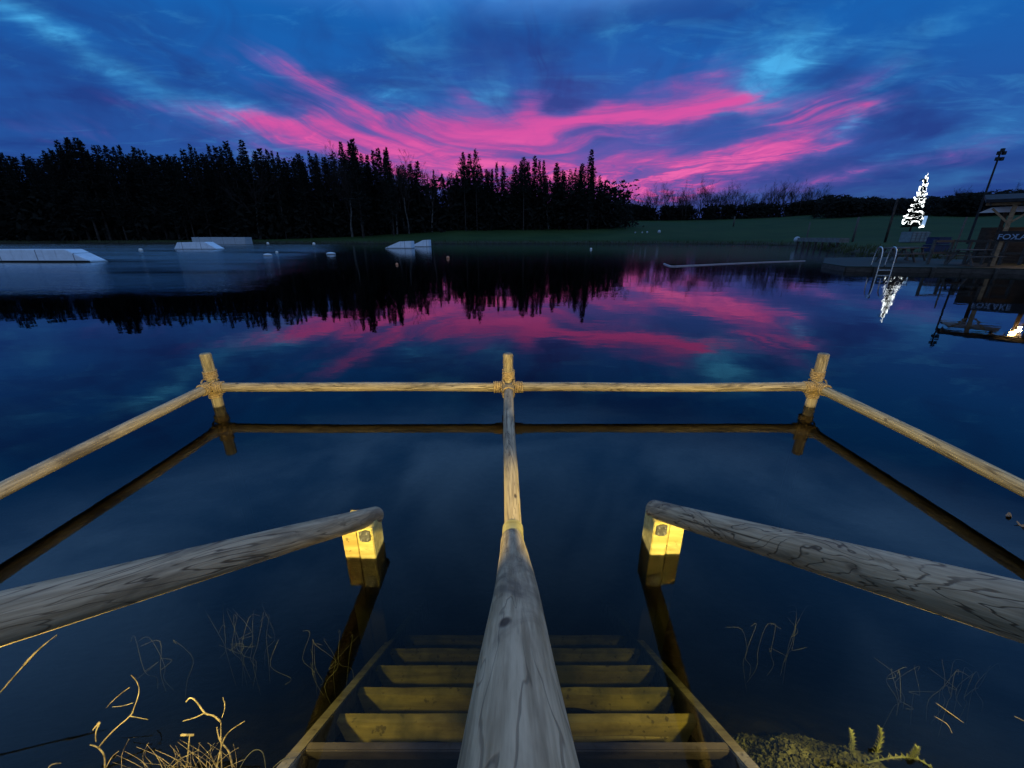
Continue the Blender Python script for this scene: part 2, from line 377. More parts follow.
def pole(name, a, b_, d, material, parent, d2=None, seed=0, cap=True):
    """irregular round pole from a to b; local Z along its axis, origin at a"""
    a, b_ = Vector(a), Vector(b_); L = (b_-a).length; d2 = d2 or d
    rnd = random.Random(seed); n = 28; k = max(8, int(L/.05)); vs = []; fs = []
    ph = [rnd.uniform(0, 6.28) for _ in range(8)]
    zs = [0.0, .004, .012]+[L*i/k for i in range(1, k)]+[L-.012, L-.004, L]
    for i, zz in enumerate(zs):
        r = (d+(d2-d)*zz/L)/2
        if cap:
            e = min(zz, L-zz)
            if e < .012: r *= (.80, .90, .97, 1)[0 if e < .001 else 1 if e < .008 else 2]
        bx = .0035*math.sin(zz*3.1+ph[0]); by = .003*math.sin(zz*2.3+ph[1])
        for j in range(n):
            t = 2*math.pi*j/n
            rr = r*(1+.018*math.sin(2*t+ph[2]+zz*1.7)+.014*math.sin(3*t+ph[3]-zz*2.9)+.012*math.sin(zz*9+ph[4])*math.sin(t+ph[5]))
            vs.append((bx+rr*math.cos(t), by+rr*math.sin(t), zz))
    m_ = len(zs)
    fs = [(i*n+j, i*n+(j+1) % n, (i+1)*n+(j+1) % n, (i+1)*n+j) for i in range(m_-1) for j in range(n)]
    fs += [tuple(range(n))[::-1], tuple(range((m_-1)*n, m_*n))]
    me = meshd(name, vs, fs)
    q = (b_-a).to_track_quat('Z', 'Y').to_matrix().to_4x4(); q.translation = a
    return link(name, me, material, parent, q, True)
def coil(name, c, axis, r, turns, pitch, thick, material, parent, seed=0):
    """wound rope around an axis"""
    rnd = random.Random(seed); mb = MB(); pts = []
    n = int(turns*18)
    for i in range(n+1):
        t = 2*math.pi*i/18; w = 1+.03*math.sin(i*1.3+seed)
        pts.append(Vector((r*w*math.cos(t), r*w*math.sin(t), (i/n-.5)*pitch*turns+rnd.uniform(-.002, .002))))
    mb.tube(pts, thick, 6)
    q = Vector(axis).to_track_quat('Z', 'Y').to_matrix().to_4x4(); q.translation = Vector(c)
    return mb.build(name, material, parent, q, True)

# ------------------------------------------------------------------ terrain
shore = np.array([(-70, -2), (-20, .1), (-3, .45), (-1.6, .62), (0, .72), (1.6, .62), (3, .55), (6, .9), (12, 3), (22, 8), (29, 13.5), (31, 20),
                  (27, 27), (28, 33), (31, 38), (40, 55), (50, 74), (44, 90), (12, 95), (-20, 93), (-60, 94), (-105, 100), (-150, 80), (-150, 20)], float)
def signed(px_, py_):
    """+ outside the lake, - inside"""
    A = shore; B = np.roll(shore, -1, 0); d2 = np.full(px_.shape, 1e18); ins = np.zeros(px_.shape, bool)
    for (ax, ay), (bx, by) in zip(A, B):
        ex, ey = bx-ax, by-ay; t = np.clip(((px_-ax)*ex+(py_-ay)*ey)/(ex*ex+ey*ey), 0, 1)
        d2 = np.minimum(d2, (px_-ax-t*ex)**2+(py_-ay-t*ey)**2)
        c = ((ay > py_) != (by > py_)) & (px_ < (bx-ax)*(py_-ay)/(by-ay+1e-12)+ax); ins ^= c
    d = np.sqrt(d2); return np.where(ins, -d, d)
def height(px_, py_):
    px_, py_ = np.asarray(px_, float), np.asarray(py_, float)
    s_ = signed(px_, py_)
    wob = .25*np.sin(px_*.31+1)*np.sin(py_*.27)+.15*np.sin(px_*.9+py_*.7)
    s2 = s_+np.where(np.hypot(px_, py_) > 8, wob*1.2, wob*.15)
    a = np.arctan2(px_, np.maximum(py_, 1e-3)); a = np.where(py_ < 0, np.sign(px_)*1.57, a)
    sl = np.interp(a, [-1.2, -.55, -.35, -.12, .15, .40, .58, .68, .80, .95, 1.3], [.018, .02, .055, .10, .098, .088, .088, .075, .05, .045, .045])
    r = np.hypot(px_, py_)
    land = .55*(1-np.exp(-np.maximum(s2, 0)/.7))+sl*np.maximum(s2-1.0, 0)
    land = np.where((r < 10) & (py_ < 3), .30*(1-np.exp(-np.maximum(s2, 0)/.6)), land)
    # right-hand hill beyond the bank
    hill = np.interp(a, [.55, .70, .85, 1.3], [0, .012, .012, .012])*np.maximum(r-72, 0)
    land = land+hill*(py_ > 5)
    cap = np.interp(a, [-1.3, -.2, .2, .55, .7, 1.3], [9, 11, 13, 14.5, 20, 26]); land = cap*np.tanh(land/cap)
    bed = -2.6*np.tanh(np.maximum(-s2, 0)*.85/2.6)
    return np.where(s2 > 0, land, bed)
angs = np.concatenate([np.linspace(-68, 68, 340), np.linspace(70, 290, 70)])*math.pi/180
rads = np.concatenate([[.05], np.geomspace(.18, 3000, 250)])
AA, RR = np.meshgrid(angs, rads)
GX, GY = RR*np.sin(AA), RR*np.cos(AA); GZ = height(GX, GY)
GZ = GZ+np.where(RR < 14, .02*np.sin(GX*7.3)*np.sin(GY*6.1+1)+.012*np.sin(GX*17+GY*13), 0)
na, nr = len(angs), len(rads)
vs = np.stack([GX, GY, GZ], -1).reshape(-1, 3)
fs = [(i*na+j, i*na+(j+1) % na, (i+1)*na+(j+1) % na, (i+1)*na+j) for i in range(nr-1) for j in range(na)]
fs.append(tuple(range(na))[::-1])
g = link('ground', meshd('ground', vs.tolist(), fs), M['ground'], smooth_=True); tag(g, kind='structure')
gz = lambda X, Y: float(height(np.array([X]), np.array([Y]))[0])

w = MB(); w.box((-48, 45, -4), (230, 110, 8)); wo_ = w.build('water', M['water']); tag(wo_, kind='structure')

# ------------------------------------------------------------------ foreground railing
DR, DP = .088, .097
rail = thing('pole_railing', 'round pole railing in the lake with rope lashed posts and a long central rail', 'railing', (0, 3.7, 0))
def loc(v): return Vector(v)-Vector((0, 3.7, 0))
PX = (-2.945, -.035, 2.98); RZ = .222
for k, X in enumerate(PX):
    p = pole('post', loc((X, 3.7+.055*(k != 9), -1.6)), loc((X+(0, 0, .008)[k], 3.755, .545)), DP, M['pole_old' if k == 0 else 'pole'], rail, DP*1.0, seed=k)
    y0 = 3.755
    coil('lashing', loc((X, y0, RZ+.115)), (0, 0, 1), DP/2+.006, 5, .016, .0085, M['rope'], rail, k)
    coil('lashing', loc((X, y0, RZ-.085)), (0, 0, 1), DP/2+.007, 4, .017, .0095, M['rope'], rail, k+4)
    for sx in (-1, 1):
        if (k == 0 and sx < 0) or (k == 2 and sx > 0):
            coil('lashing', loc((X, 3.64, RZ)), (0, 1, 0), DR/2+.007, 5, .017, .009, M['rope'], rail, k+9)
        else:
            coil('lashing', loc((X+sx*.10, 3.70, RZ)), (1, 0, 0), DR/2+.006, 5, .017, .009, M['rope'], rail, k+11+sx)
    for s_ in (-1, 1):                                  # crossing turns over the joint
        mb = MB(); pts = []
        for i in range(25):
            t = 2*math.pi*i/24
            pts.append((math.cos(t)*.058, math.sin(t)*.088+.01, s_*math.cos(t)*.066))
        mb.tube(pts, .0085, 6); mb.build('lashing', M['rope'], rail, Matrix.Translation(loc((X, 3.72, RZ))), True)
    if k == 1: coil('lashing', loc((X, 3.60, RZ)), (0, 1, 0), DR/2+.006, 5, .017, .009, M['rope'], rail, 31)
pole('back_rail', loc((PX[0]-.02, 3.70, RZ)), loc((PX[1]-.01, 3.70, RZ+.002)), DR, M['pole'], rail, seed=21)
pole('back_rail', loc((PX[1]+.01, 3.70, RZ)), loc((PX[2]+.02, 3.70, RZ)), DR, M['pole'], rail, seed=22)
pole('side_rail', loc((-2.945, 3.68, RZ)), loc((-2.93, -.6, RZ+.01)), DR, M['pole_grey'], rail, seed=23)
pole('side_rail', loc((2.98, 3.68, RZ)), loc((2.96, -.6, RZ)), DR, M['pole_old'], rail, seed=24)
for X in (-2.93, 2.96): pole('bank_post', loc((X+.09, -.55, -.4)), loc((X+.09, -.55, .5)), DP, M['pole_old'], rail, seed=61)
pole('centre_rail', loc((-.035, 3.66, RZ)), loc((.004, 1.56, .196)), DR, M['pole'], rail, seed=25)
pole('sloping_rail', loc((.004, 1.66, .165)), loc((.010, -.55, 1.72)), .104, M['pole_grey'], rail, .100, seed=26)
pole('centre_post', loc((.004, 1.60, -1.4)), loc((.004, 1.60, .16)), .10, M['pole_old'], rail, seed=27)
pole('bank_post', loc((.12, -.62, .05)), loc((.12, -.62, 1.78)), .1, M['pole_old'], rail, seed=29)
mb = MB()                                               # timber sleeve over the joint
mb.tube([(.004, 1.71, .197), (.004, 1.70, .197), (.004, 1.60, .196), (.004, 1.535, .232), (.004, 1.525, .240)], [.048, .0525, .0535, .0575, .054], 24)
mb.build('joint_sleeve', M['post_board'], rail, Matrix.Translation(loc((0, 0, 0))), True)

def handrail(side, a, b_, material, label, postx, posty, ztop, seed):
    t = thing('stair_handrail', label, 'handrail', (postx, posty, 0))
    o = Vector((postx, posty, 0)); d = (Vector(b_)-Vector(a)).normalized()
    pole('rail', Vector(a)-o, Vector(b_)-o, .100, material, t, .106, seed)
    # rounded nose
    ms = []
    ws = .08
    for k in (0, 1):
        mb = MB(); X = (k-.5)*(ws+.004); yy = -.003 if k == (1 if side < 0 else 0) else .004
        h_ = ztop+(.0 if k == (1 if side < 0 else 0) else .0)
        mb.box((X, yy, (h_-1.3)/2), (ws, .145, h_+1.3))
        mb.build('post_board', M['post_board'] if k == (1 if side < 0 else 0) else M['post_board2' if side < 0 else 'post_board'], t, bev=.004)
    X = (.5 if side < 0 else -.5)*(ws+.004)
    mb = MB(); n = 8; zc = ztop-.045; w_ = .027
    pl = [(-w_, -.026), (-w_*.5, -.034), (w_*.6, -.034), (w_, -.022), (w_, .03), (w_*.2, .036), (-w_, .026)]
    y0, y1 = -.077, -.084
    vsx = [(X+a_, y0, zc+b2) for a_, b2 in pl]+[(X+a_, y1, zc+b2) for a_, b2 in pl]; k = len(pl)
    mb.add(vsx, [tuple(range(k, 2*k))]+[(i, (i+1) % k, k+(i+1) % k, k+i) for i in range(k)])
    pl_o = mb.build('fixing_plate', M['plate'], t)
    for bx, bz in ((-.016, .018), (.015, .02), (-.016, -.019), (.015, -.017)):
        m2 = MB(); m2.tube([(X+bx, y1+.001, zc+bz), (X+bx, y1-.006, zc+bz)], [.0052, .0042], 8); m2.build('bolt', M['bolt'], pl_o)
    pole('bank_post', Vector(b_)-d*.18-o+Vector((0, 0, -1.25)), Vector(b_)-d*.18-o+Vector((0, 0, -.03)), .09, M['pole_old'], t, seed=seed+5)
    return t
lp = Vector((-.787, 1.70, .241)); ln = Vector((-1.014, .598, .891)); dl = (ln-lp).normalized()
handrail(-1, lp-dl*.19, lp+dl*2.5, M['pole'], 'left stair handrail, a thick round pole with black knots ending on a two board post', -.80, 1.775, .195, 41)
rp = Vector((.784, 1.73, .273)); rn = Vector((.895, .53, .98)); dr = (rn-rp).normalized()
handrail(1, rp-dr*.145, rp+dr*2.5, M['pole_flame'], 'right stair handrail, a thick round pole with swirling flame grain ending on a bright post', .818, 1.80, .212, 43)

# ------------------------------------------------------------------ steps under water
st = thing('timber_steps', 'wooden steps leading down under the water between the two stair handrails', 'steps', (0, .85, 0))
so = Vector((0, .85, 0))
for sgn, X in ((-1, -.715), (1, .752)):
    mb = MB(); th = math.atan2(.711, 1.0); c_, s_ = math.cos(th), math.sin(th); L = 2.3; t0 = -.25
    pts = []
    for q, dd in ((t0, 0), (t0+L, 0), (t0+L, -.24), (t0, -.24)):
        pts.append((.83+q*c_-dd*0*s_, -q*s_+dd+.01))
    for xx in (X-.022, X+.022):
        mb.v += [(xx, p[0]-.85, p[1]) for p in pts]
    mb.f += [(0, 1, 2, 3), (7, 6, 5, 4), (0, 4, 5, 1), (1, 5, 6, 2), (2, 6, 7, 3), (3, 7, 4, 0)]
    mb.build('stringer', M['stringer'], st, bev=.004)
x0, x1 = -.690, .727
steps = []
for Y, ya, yb in ((1.02, 718, 739), (1.205, 691, 711), (1.405, 668.5, 685), (1.61, 651, 664), (1.82, 637.5, 648)):
    zt_ = at_Y(512, ya, Y+.040).z; steps.append((Y, zt_, zt_-at_Y(512, yb, Y).z))
for k, (Y, zt, hh) in enumerate(steps):
    rr_ = random.Random(k); cut = .040+.012*rr_.random(); tl = .040  # slanted ends: the stringers' shadow is built into the board shape
    mb = MB(); nn = 14
    for yy in (-.016, .016):
        for i in range(nn+1):
            t = i/nn; wv = .0035*math.sin(i*1.9+k)+.002*math.sin(i*4.3+k*2)
            mb.v.append((x0+(x1-x0)*t, Y-.85+yy+tl, zt+wv*.6))
        for i in range(nn+1):
            t = i/nn; wv = .004*math.sin(i*1.4+k*3)
            mb.v.append((x0+cut+(x1-x0-2*cut)*t, Y-.85+yy, zt-hh+wv))
    m_ = nn+1
    for i in range(nn):
        mb.f += [(i, m_+i, m_+i+1, i+1), (2*m_+i, 2*m_+i+1, 3*m_+i+1, 3*m_+i), (i, i+1, 2*m_+i+1, 2*m_+i), (m_+i, 3*m_+i, 3*m_+i+1, m_+i+1)]
    mb.f += [(0, 2*m_, 3*m_, m_), (nn, m_+nn, 3*m_+nn, 2*m_+nn)]
    mb.build('step_board', M['tread'], st)
mb = MB(); mb.box(((x0+x1)/2, .862-.85, -.028), (x1-x0-.006, .026, .05)); mb.build('top_board', M['darkwood'], st, bev=.004)
mb = MB()                                               # split lower edge on the first board
mb.tube([(.10, .998-.85, -.218), (.28, .996-.85, -.212), (.45, .997-.85, -.206), (.60, .999-.85, -.208)], [.004, .010, .008, .003], 6)
mb.build('split_edge', M['tread'], st)

# ------------------------------------------------------------------ foreground plants
def stem(mb, pts, r0, r1=None, n=5):
    pts = [Vector(p) for p in pts]; k = len(pts)
    out = []
    for i in range((k-1)*4+1):                      # Catmull-Rom
        a = min(i//4, k-2); t = i/4-a
        P0, P1, P2, P3 = pts[max(a-1, 0)], pts[a], pts[a+1], pts[min(a+2, k-1)]
        out.append(.5*((2*P1)+(P2-P0)*t+(2*P0-5*P1+4*P2-P3)*t*t+(3*P1-P0-3*P2+P3)*t**3))
    m_ = len(out); r1 = r0 if r1 is None else r1
    mb.tube(out, [r0+(r1-r0)*i/(m_-1) for i in range(m_)], n)
def pp(x, y, z): return at_z(x, y, z)
def plant(name, label, cat, stems, material, group=None):
    mb = MB()
    for s_ in stems:
        stem(mb, s_[0], s_[1], s_[2] if len(s_) > 2 else s_[1]*.6)
    b0 = Vector(stems[0][0][0]); mb.v = [tuple(Vector(v)-b0) for v in mb.v]
    o = mb.build(name, material, None, Matrix.Translation(b0), True); return tag(o, label, cat, group)
# bright blade at the left edge
plant('reed_blade', 'single bright straw coloured reed blade leaning in below the left handrail', 'reed',
      [([pp(-60, 770, .0), pp(-10, 705, .12), pp(24, 665, .20), pp(40, 648, .235), pp(57, 635, .26)], .0036, .0008),
       ([pp(24, 665, .201), pp(36, 652, .228), pp(50, 640, .250)], .0052, .001)], M['dry'])
plant('twig', 'thin forked grey twig rising from the water left of the straw clump', 'twig',
      [([pp(104, 782, -.02), pp(105, 768, .0), pp(104, 755, .03), pp(97, 747, .05), pp(90, 745, .055)], .0032, .002),
       ([pp(98, 748, .05), pp(112, 732, .07), pp(130, 716, .09), pp(134, 708, .11), pp(139, 692, .13), pp(137, 682, .14), pp(131, 675, .15)], .0026, .0013),
       ([pp(130, 716, .09), pp(140, 718, .085), pp(148, 719.5, .08)], .0018, .001),
       ([pp(133, 703, .11), pp(122, 706, .10), pp(112, 707, .09)], .0013, .0008),
       ([pp(130, 687, .13), pp(118, 696, .11), pp(106, 708, .08)], .0014, .0008),
       ([pp(96, 742, .055), pp(96, 732, .07), pp(100, 723, .085)], .0016, .003),
       ([pp(100, 722, .085), pp(92, 731, .08)], .0055, .001),
       ([pp(106, 768, .0), pp(112, 757, .02), pp(119, 751, .03)], .002, .001)], M['dry'])
stems = [([pp(233, 770, .0), pp(229, 752, .03), pp(220, 740, .06), pp(217, 727, .09)], .0034, .0022),
         ([pp(216, 772, 0), pp(222, 745, .05), pp(229, 732, .09), pp(245, 721, .12)], .003, .0018),
         ([pp(222, 770, 0), pp(221, 745, .05), pp(221, 722, .10)], .0026),
         ([pp(221, 722, .10), pp(214, 716, .12), pp(205, 713, .13), pp(196, 701, .16), pp(190, 698, .17), pp(186, 702, .165)], .0034, .0022),
         ([pp(205, 713, .13), pp(194, 718, .12), pp(183, 721, .11)], .0026, .0015),
         ([pp(222, 718, .11), pp(225, 707, .13), pp(223, 697, .15)], .0016, .001),
         ([pp(187, 768, .01), pp(189, 745, .05), pp(190, 736, .08)], .0034),
         ([pp(181, 735, .085), pp(194, 735, .085)], .0042, .0034)]
rr_ = random.Random(5)
for i in range(46):
    bx, by = rr_.gauss(188, 28), 770+rr_.uniform(-6, 14); L = rr_.uniform(14, 52); a = rr_.gauss(-.25, .75)
    p0 = (bx, by, -.01); p1 = (bx+math.sin(a)*L*.5+rr_.uniform(-5, 5), by-math.cos(a)*L*.45, .03); p2 = (bx+math.sin(a)*L*1.1+rr_.uniform(-8, 8), by-math.cos(a)*L*.8, .07)
    stems.append(([pp(*p0), pp(*p1), pp(*p2)], rr_.uniform(.0007, .0019), .0004))
plant('straw_clump', 'tangled clump of pale dry broken stalks at the water edge, bottom left', 'dry plant', stems, M['dry'])
plant('broken_stalk', 'short curved pale stalk tip at the bottom edge left of the forked twig', 'twig', [([pp(40, 782, 0), pp(50, 766, .02), pp(61, 763, .03)], .003, .002)], M['dry'])
plant('looping_stem', 'thin looping grey stem right of the straw clump', 'dry plant',
      [([pp(238, 772, 0), pp(246, 758, .03), pp(255, 750, .05), pp(263, 753, .05), pp(266, 770, .0)], .0016, .0012), ([pp(273, 768, 0), pp(282, 760, .03), pp(290, 757, .04)], .002, .001)], M['deadstem'])
# drowned stems
def drowned(name, label, x, y, n, spread, hgt, seed, zt=-.03):
    rr2 = random.Random(seed); ss = []
    for i in range(n):
        x2 = x+rr2.gauss(0, spread); y2 = y+rr2.uniform(-8, 8); lean = rr2.gauss(.1, .5)
        z1 = zt-rr2.uniform(0, .12); p_top = pp(x2+lean*hgt, y2-hgt, z1)
        base = Vector((p_top.x-lean*.1, p_top.y-.05, gz(p_top.x, p_top.y)))
        mid = (p_top+base)/2+Vector((rr2.uniform(-.03, .03), rr2.uniform(-.02, .02), .02))
        q1 = p_top+Vector((rr2.gauss(0, .03), rr2.uniform(-.03, .03), -.015)); q0 = base.lerp(p_top, .7)+Vector((rr2.gauss(0, .025), rr2.gauss(0, .02), 0))
        ss.append(([base.lerp(p_top, rr2.uniform(.1, .5)), mid, q0, p_top, q1], .0011, .0006))
        if rr2.random() < .6: ss.append(([q0, q0+Vector((rr2.gauss(0, .03), rr2.gauss(0, .03), .02)), q0+Vector((rr2.gauss(0, .06), rr2.gauss(0, .05), .03))], .0011, .0006))
    return plant(name, label, 'water plant', ss, M['deadstem'], 'drowned stems under the surface')
drowned('drowned_stem', 'faint drowned stems under the left handrail, tallest group there', 222, 650, 11, 11, 40, 1)
drowned('drowned_stem', 'faint drowned stems just left of the steps', 318, 655, 8, 11, 16, 2)
drowned('drowned_stem', 'few drowned stems right of the steps below the right handrail post', 757, 640, 4, 6, 14, 3)
drowned('drowned_stem', 'drowned stems at lower right, thin and upright under the right handrail', 800, 625, 3, 8, 16, 4)
drowned('drowned_stem', 'broad patch of drowned stems by the right edge of the water', 960, 690, 14, 28, 26, 5)
drowned('drowned_stem', 'drowned stems left of the twig under the left handrail', 160, 660, 4, 14, 22, 6)
# blanket weed mound and sprouts
def mound(name, label, cx, cy, rx, ry, hz, n, seed):
    rr2 = random.Random(seed); mb = MB(); c = pp(cx, cy, -.10)
    for i in range(n):
        a = rr2.uniform(0, 6.28); q = math.sqrt(rr2.random()); X = c.x+math.cos(a)*q*rx; Y = c.y+math.sin(a)*q*ry
        lump = .5+.5*math.sin(X*19+seed)*math.sin(Y*23); z = gz(X, Y)+.02+hz*(1-q*q)*(.35+.65*lump)*rr2.uniform(.6, 1)
        s_ = rr2.uniform(.003, .011); v1 = Vector((rr2.gauss(0, 1), rr2.gauss(0, 1), rr2.gauss(0, .5))).normalized()*s_; v2 = v1.orthogonal().normalized()*s_*.6
        p = Vector((X, Y, z)); mb.add([p-v1, p-v2, p+v1, p+v2], [(0, 1, 2, 3)])
    mb.v = [tuple(Vector(v)-c) for v in mb.v]
    return tag(mb.build(name, M['moss'], None, Matrix.Translation(c)), label, 'water weed')
mound('weed_mound', 'mossy olive mound of water weed on the bed just right of the steps', 815, 765, .27, .18, .15, 12000, 3)
mound('weed_mound', 'small mossy lump of weed hugging the right stringer of the steps', 757, 745, .09, .10, .14, 2400, 8)
def sprout(label, pts, seed, name='weed_sprout'):
    rr2 = random.Random(seed); mb = MB(); pts = [Vector(p) for p in pts]; stem(mb, pts, .003, .0015)
    for i in range(70):
        t = i/69*(len(pts)-1); a = min(int(t), len(pts)-2); p = pts[a].lerp(pts[a+1], t-a); an = i*2.4; L = .014*(1-.3*i/70)
        d = Vector((math.cos(an), math.sin(an), .5))*L; s2 = Vector((-math.sin(an), math.cos(an), 0))*.0025
        mb.add([p-s2, p+s2, p+d], [(0, 1, 2)])
    b0 = pts[0]; mb.v = [tuple(Vector(v)-b0) for v in mb.v]
    return tag(mb.build(name, M['weed'], None, Matrix.Translation(b0)), label, 'water plant', 'feathery weed sprouts')
sprout('tallest feathery green weed sprout standing upright, bottom right', [pp(874, 758, -.04), pp(878, 748, .0), pp(881, 738, .03), pp(880, 728, .06)], 1)
sprout('dimmer short feathery weed sprout beside the weed mound', [pp(852, 752, -.06), pp(853, 742, -.04), pp(851, 730, -.02)], 2)
sprout('trailing feathery weed stem lying along the bottom edge, bottom right', [pp(860, 764, -.05), pp(890, 758, -.01), pp(905, 757, .0), pp(918, 759, .0), pp(935, 770, .0)], 3)
sprout('little side tuft of weed standing on the trailing stem', [pp(912, 758, .0), pp(915, 752, .02), pp(917, 747, .04)], 4)
plant('floating_twig', 'pair of thin pale twigs lying in the water, lower right', 'twig', [([pp(934, 716, -.01), pp(947, 724, .0), pp(952, 733, -.01)], .0016, .001), ([pp(936, 703, -.005), pp(950, 713, 0.003), pp(964, 723, -.005)], .0022, .0014)], M['dry'])
plant('floating_twig', 'short twig cut by the right edge of the picture, lower right', 'twig', [([pp(1014, 716, .0), pp(1030, 724, .002)], .002, .0015)], M['dry'])
def leaf(x, y, s_, rz, label):
    mb = MB(); n = 9
    vs_ = [(0, 0, .002)]+[(math.cos(t)*s_*(1+.35*math.sin(3*t)), math.sin(t)*s_*.6, .006+.010*math.sin(2*t+1)) for t in [6.283*i/n for i in range(n)]]
    mb.add(vs_, [(0, 1+i, 1+(i+1) % n) for i in range(n)]); p = at_z(x, y, 0.003)
    me_o = mb.build('floating_leaf', M['leaf']); me_o.location = p; me_o.rotation_euler.z = rz
    sm = me_o.modifiers.new('t', 'SOLIDIFY'); sm.thickness = .002
    tag(me_o, label, 'leaf')
leaf(1009, 516, .022, .6, 'curled brown leaf floating under the right side rail')
leaf(1021, 525, .020, 1.8, 'brown leaf floating at the right edge of the picture')

# ------------------------------------------------------------------ lake furniture, far
def prism(name, label, cat, pts, depth, material, Y0, group=None, deck=None):
    """side profile pts (X,z) extruded along Y from Y0 to Y0+depth"""
    cx = sum(p[0] for p in pts)/len(pts); n = len(pts)
    mb = MB(); vs_ = [(p[0]-cx, 0, p[1]) for p in pts]+[(p[0]-cx, depth, p[1]) for p in pts]
    mb.add(vs_, [tuple(range(n)), tuple(range(2*n-1, n-1, -1))]+[(i, n+i, n+(i+1) % n, (i+1) % n) for i in range(n)])
    t = thing(name, label, cat, (cx, Y0, 0), 0, group)
    bm_o = mb.build('hull', material, t, bev=.04)
    return t
p = at_z(92, 262.5); X1 = p.x; Y1 = p.y; zz = lambda y, Y: at_Y(256, y, Y).z
zt = zz(249.5, Y1)
t = prism('wake_feature', 'long pale box shaped floating wake feature with a sloped end, nearest the left edge', 'wakeboard feature', [(X1-16, -.15), (X1, -.15), (X1, .0), (X1-1.5, zt), (X1-16, zt)], 1.2, M['white'], Y1, 'floating wake features')
mb = MB(); mb.box((-1.2, -.025, .06), (15.6, .03, .12)); mb.build('dark_skirt', M['slime'], t)
a_, b_ = at_z(174, 249.5), at_z(217, 249.5); h_ = zz(242, a_.y)
prism('wake_feature', 'low pale floating kicker tapering at both ends, in front of the grey box', 'wakeboard feature', [(a_.x, 0.05), (a_.x+.2, -.1), (b_.x, -.1), (b_.x, .05), (b_.x-1.4, h_), (a_.x+.6, h_*.95)], 1.6, M['white'], a_.y, 'floating wake features')
a_, b_ = at_z(193, 244.6), at_z(246, 244.6); h_ = zz(237.2, a_.y)
prism('wake_feature', 'plain grey floating box, farthest left, behind the pale kicker', 'wakeboard feature', [(a_.x, -.1), (b_.x, -.1), (b_.x, h_), (a_.x, h_)], 2.4, M['white2'], a_.y, 'floating wake features')
a_, b_ = at_z(385, 248.5), at_z(411.5, 248.5); h_ = zz(241, a_.y)
prism('wake_feature', 'left and longer of two white wedge kickers in mid lake', 'wakeboard feature', [(a_.x, -.1), (b_.x, -.1), (b_.x, h_), (b_.x-1.6, h_*.93), (a_.x, .08)], 2.0, M['white'], a_.y, 'white wedge kickers')
a_, b_ = at_z(412.5, 246.8), at_z(429, 246.8); h_ = zz(239.8, a_.y)
prism('wake_feature', 'right and shorter of two white wedge kickers in mid lake', 'wakeboard feature', [(a_.x, -.1), (b_.x, -.1), (b_.x, h_), (b_.x-.9, h_*.95), (a_.x, .25)], 2.0, M['white'], a_.y, 'white wedge kickers')
def buoy(x, y, px_r, label, material='buoy', flat=False, name='buoy'):
    p = at_z(x, y); d = (p-Vector((0, 0, CAMZ))); dep = d.y*cp-d.z*sp; r = px_r*dep/F
    t = thing(name, label, 'float' if flat else 'buoy', p, 0, 'small floats on the lake')
    mb = MB()
    if flat:
        mb.sphere((0, 0, .05), 1, 10, (r, r*.5, .16)); mb.build('hull', M['white'], t, None, True)
    else:
        mb.sphere((0, 0, r*.55), r, 10); mb.build('ball', M[material], t, None, True)
        m2 = MB(); m2.tube([(0, 0, r*1.4), (0, 0, r*1.9)], [r*.2, r*.12], 6); m2.build('eye', M['slime'], t)
buoy(141, 251, 1.7, 'lone white ball buoy beside the long pale wake feature at far left')
buoy(268, 244.2, 1.3, 'tiny white ball buoy near the far bank, above the left flat float')
buoy(277, 253, 1.3, 'white ball buoy close to the right end of the left flat float')
buoy(314, 244.6, 1.4, 'tiny white ball buoy near the far bank, above the right flat float')
buoy(268, 256, 5.0, 'flat white float, left one of two', flat=True, name='flat_float')
buoy(331, 254.5, 5.0, 'flat white float, right one of two', flat=True, name='flat_float')
buoy(397, 265, 1.4, 'pinkish ball buoy below the white wedge kickers', 'orange')
buoy(448, 258.5, 1.6, 'pinkish ball buoy alone in the dark centre water', 'orange')
buoy(591, 249.5, 1.1, 'tiny pale buoy in front of the far bank under the tall end tree')
# floating line
mb = MB(); pts = [at_z(x, y) + Vector((0, 0, .015)) for x, y in ((664, 264), (668, 265.6), (673, 266.6), (690, 265.8), (715, 264.6), (745, 263.2), (775, 262), (805, 261))]
stem(mb, pts, .045, .03, 6); o = mb.build('floating_line', M['boom'], None, None, True); tag(o, 'long thin pale floating line on the water left of the dock', 'rope')

# ------------------------------------------------------------------ right bank: dock, tree, shelter
dk = thing('dock', 'low dark timber dock along the right bank with pale deck boards', 'dock', (18, 18, 0))
do = Vector((18, 18, 0))
DZ = .24
poly = [at_z(822, 267.5), at_z(845, 271.5), at_z(960, 273), at_z(1100, 276), Vector((33, 25, 0)), Vector((28, 30, 0)), Vector((21.0, 28.5, 0))]
poly = [Vector((p.x, p.y, DZ)) for p in poly]
n = len(poly); mb = MB(); mb.add([p-do for p in poly]+[p-do-Vector((0, 0, .06)) for p in poly], [tuple(range(n)), tuple(range(2*n-1, n-1, -1))]+[(i, n+i, n+(i+1) % n, (i+1) % n) for i in range(n)])
me = mb.build('deck_top', M['mossdeck'], dk)
bm = bmesh.new(); bm.from_mesh(me.data); bmesh.ops.recalc_face_normals(bm, faces=bm.faces); bm.to_mesh(me.data); bm.free()
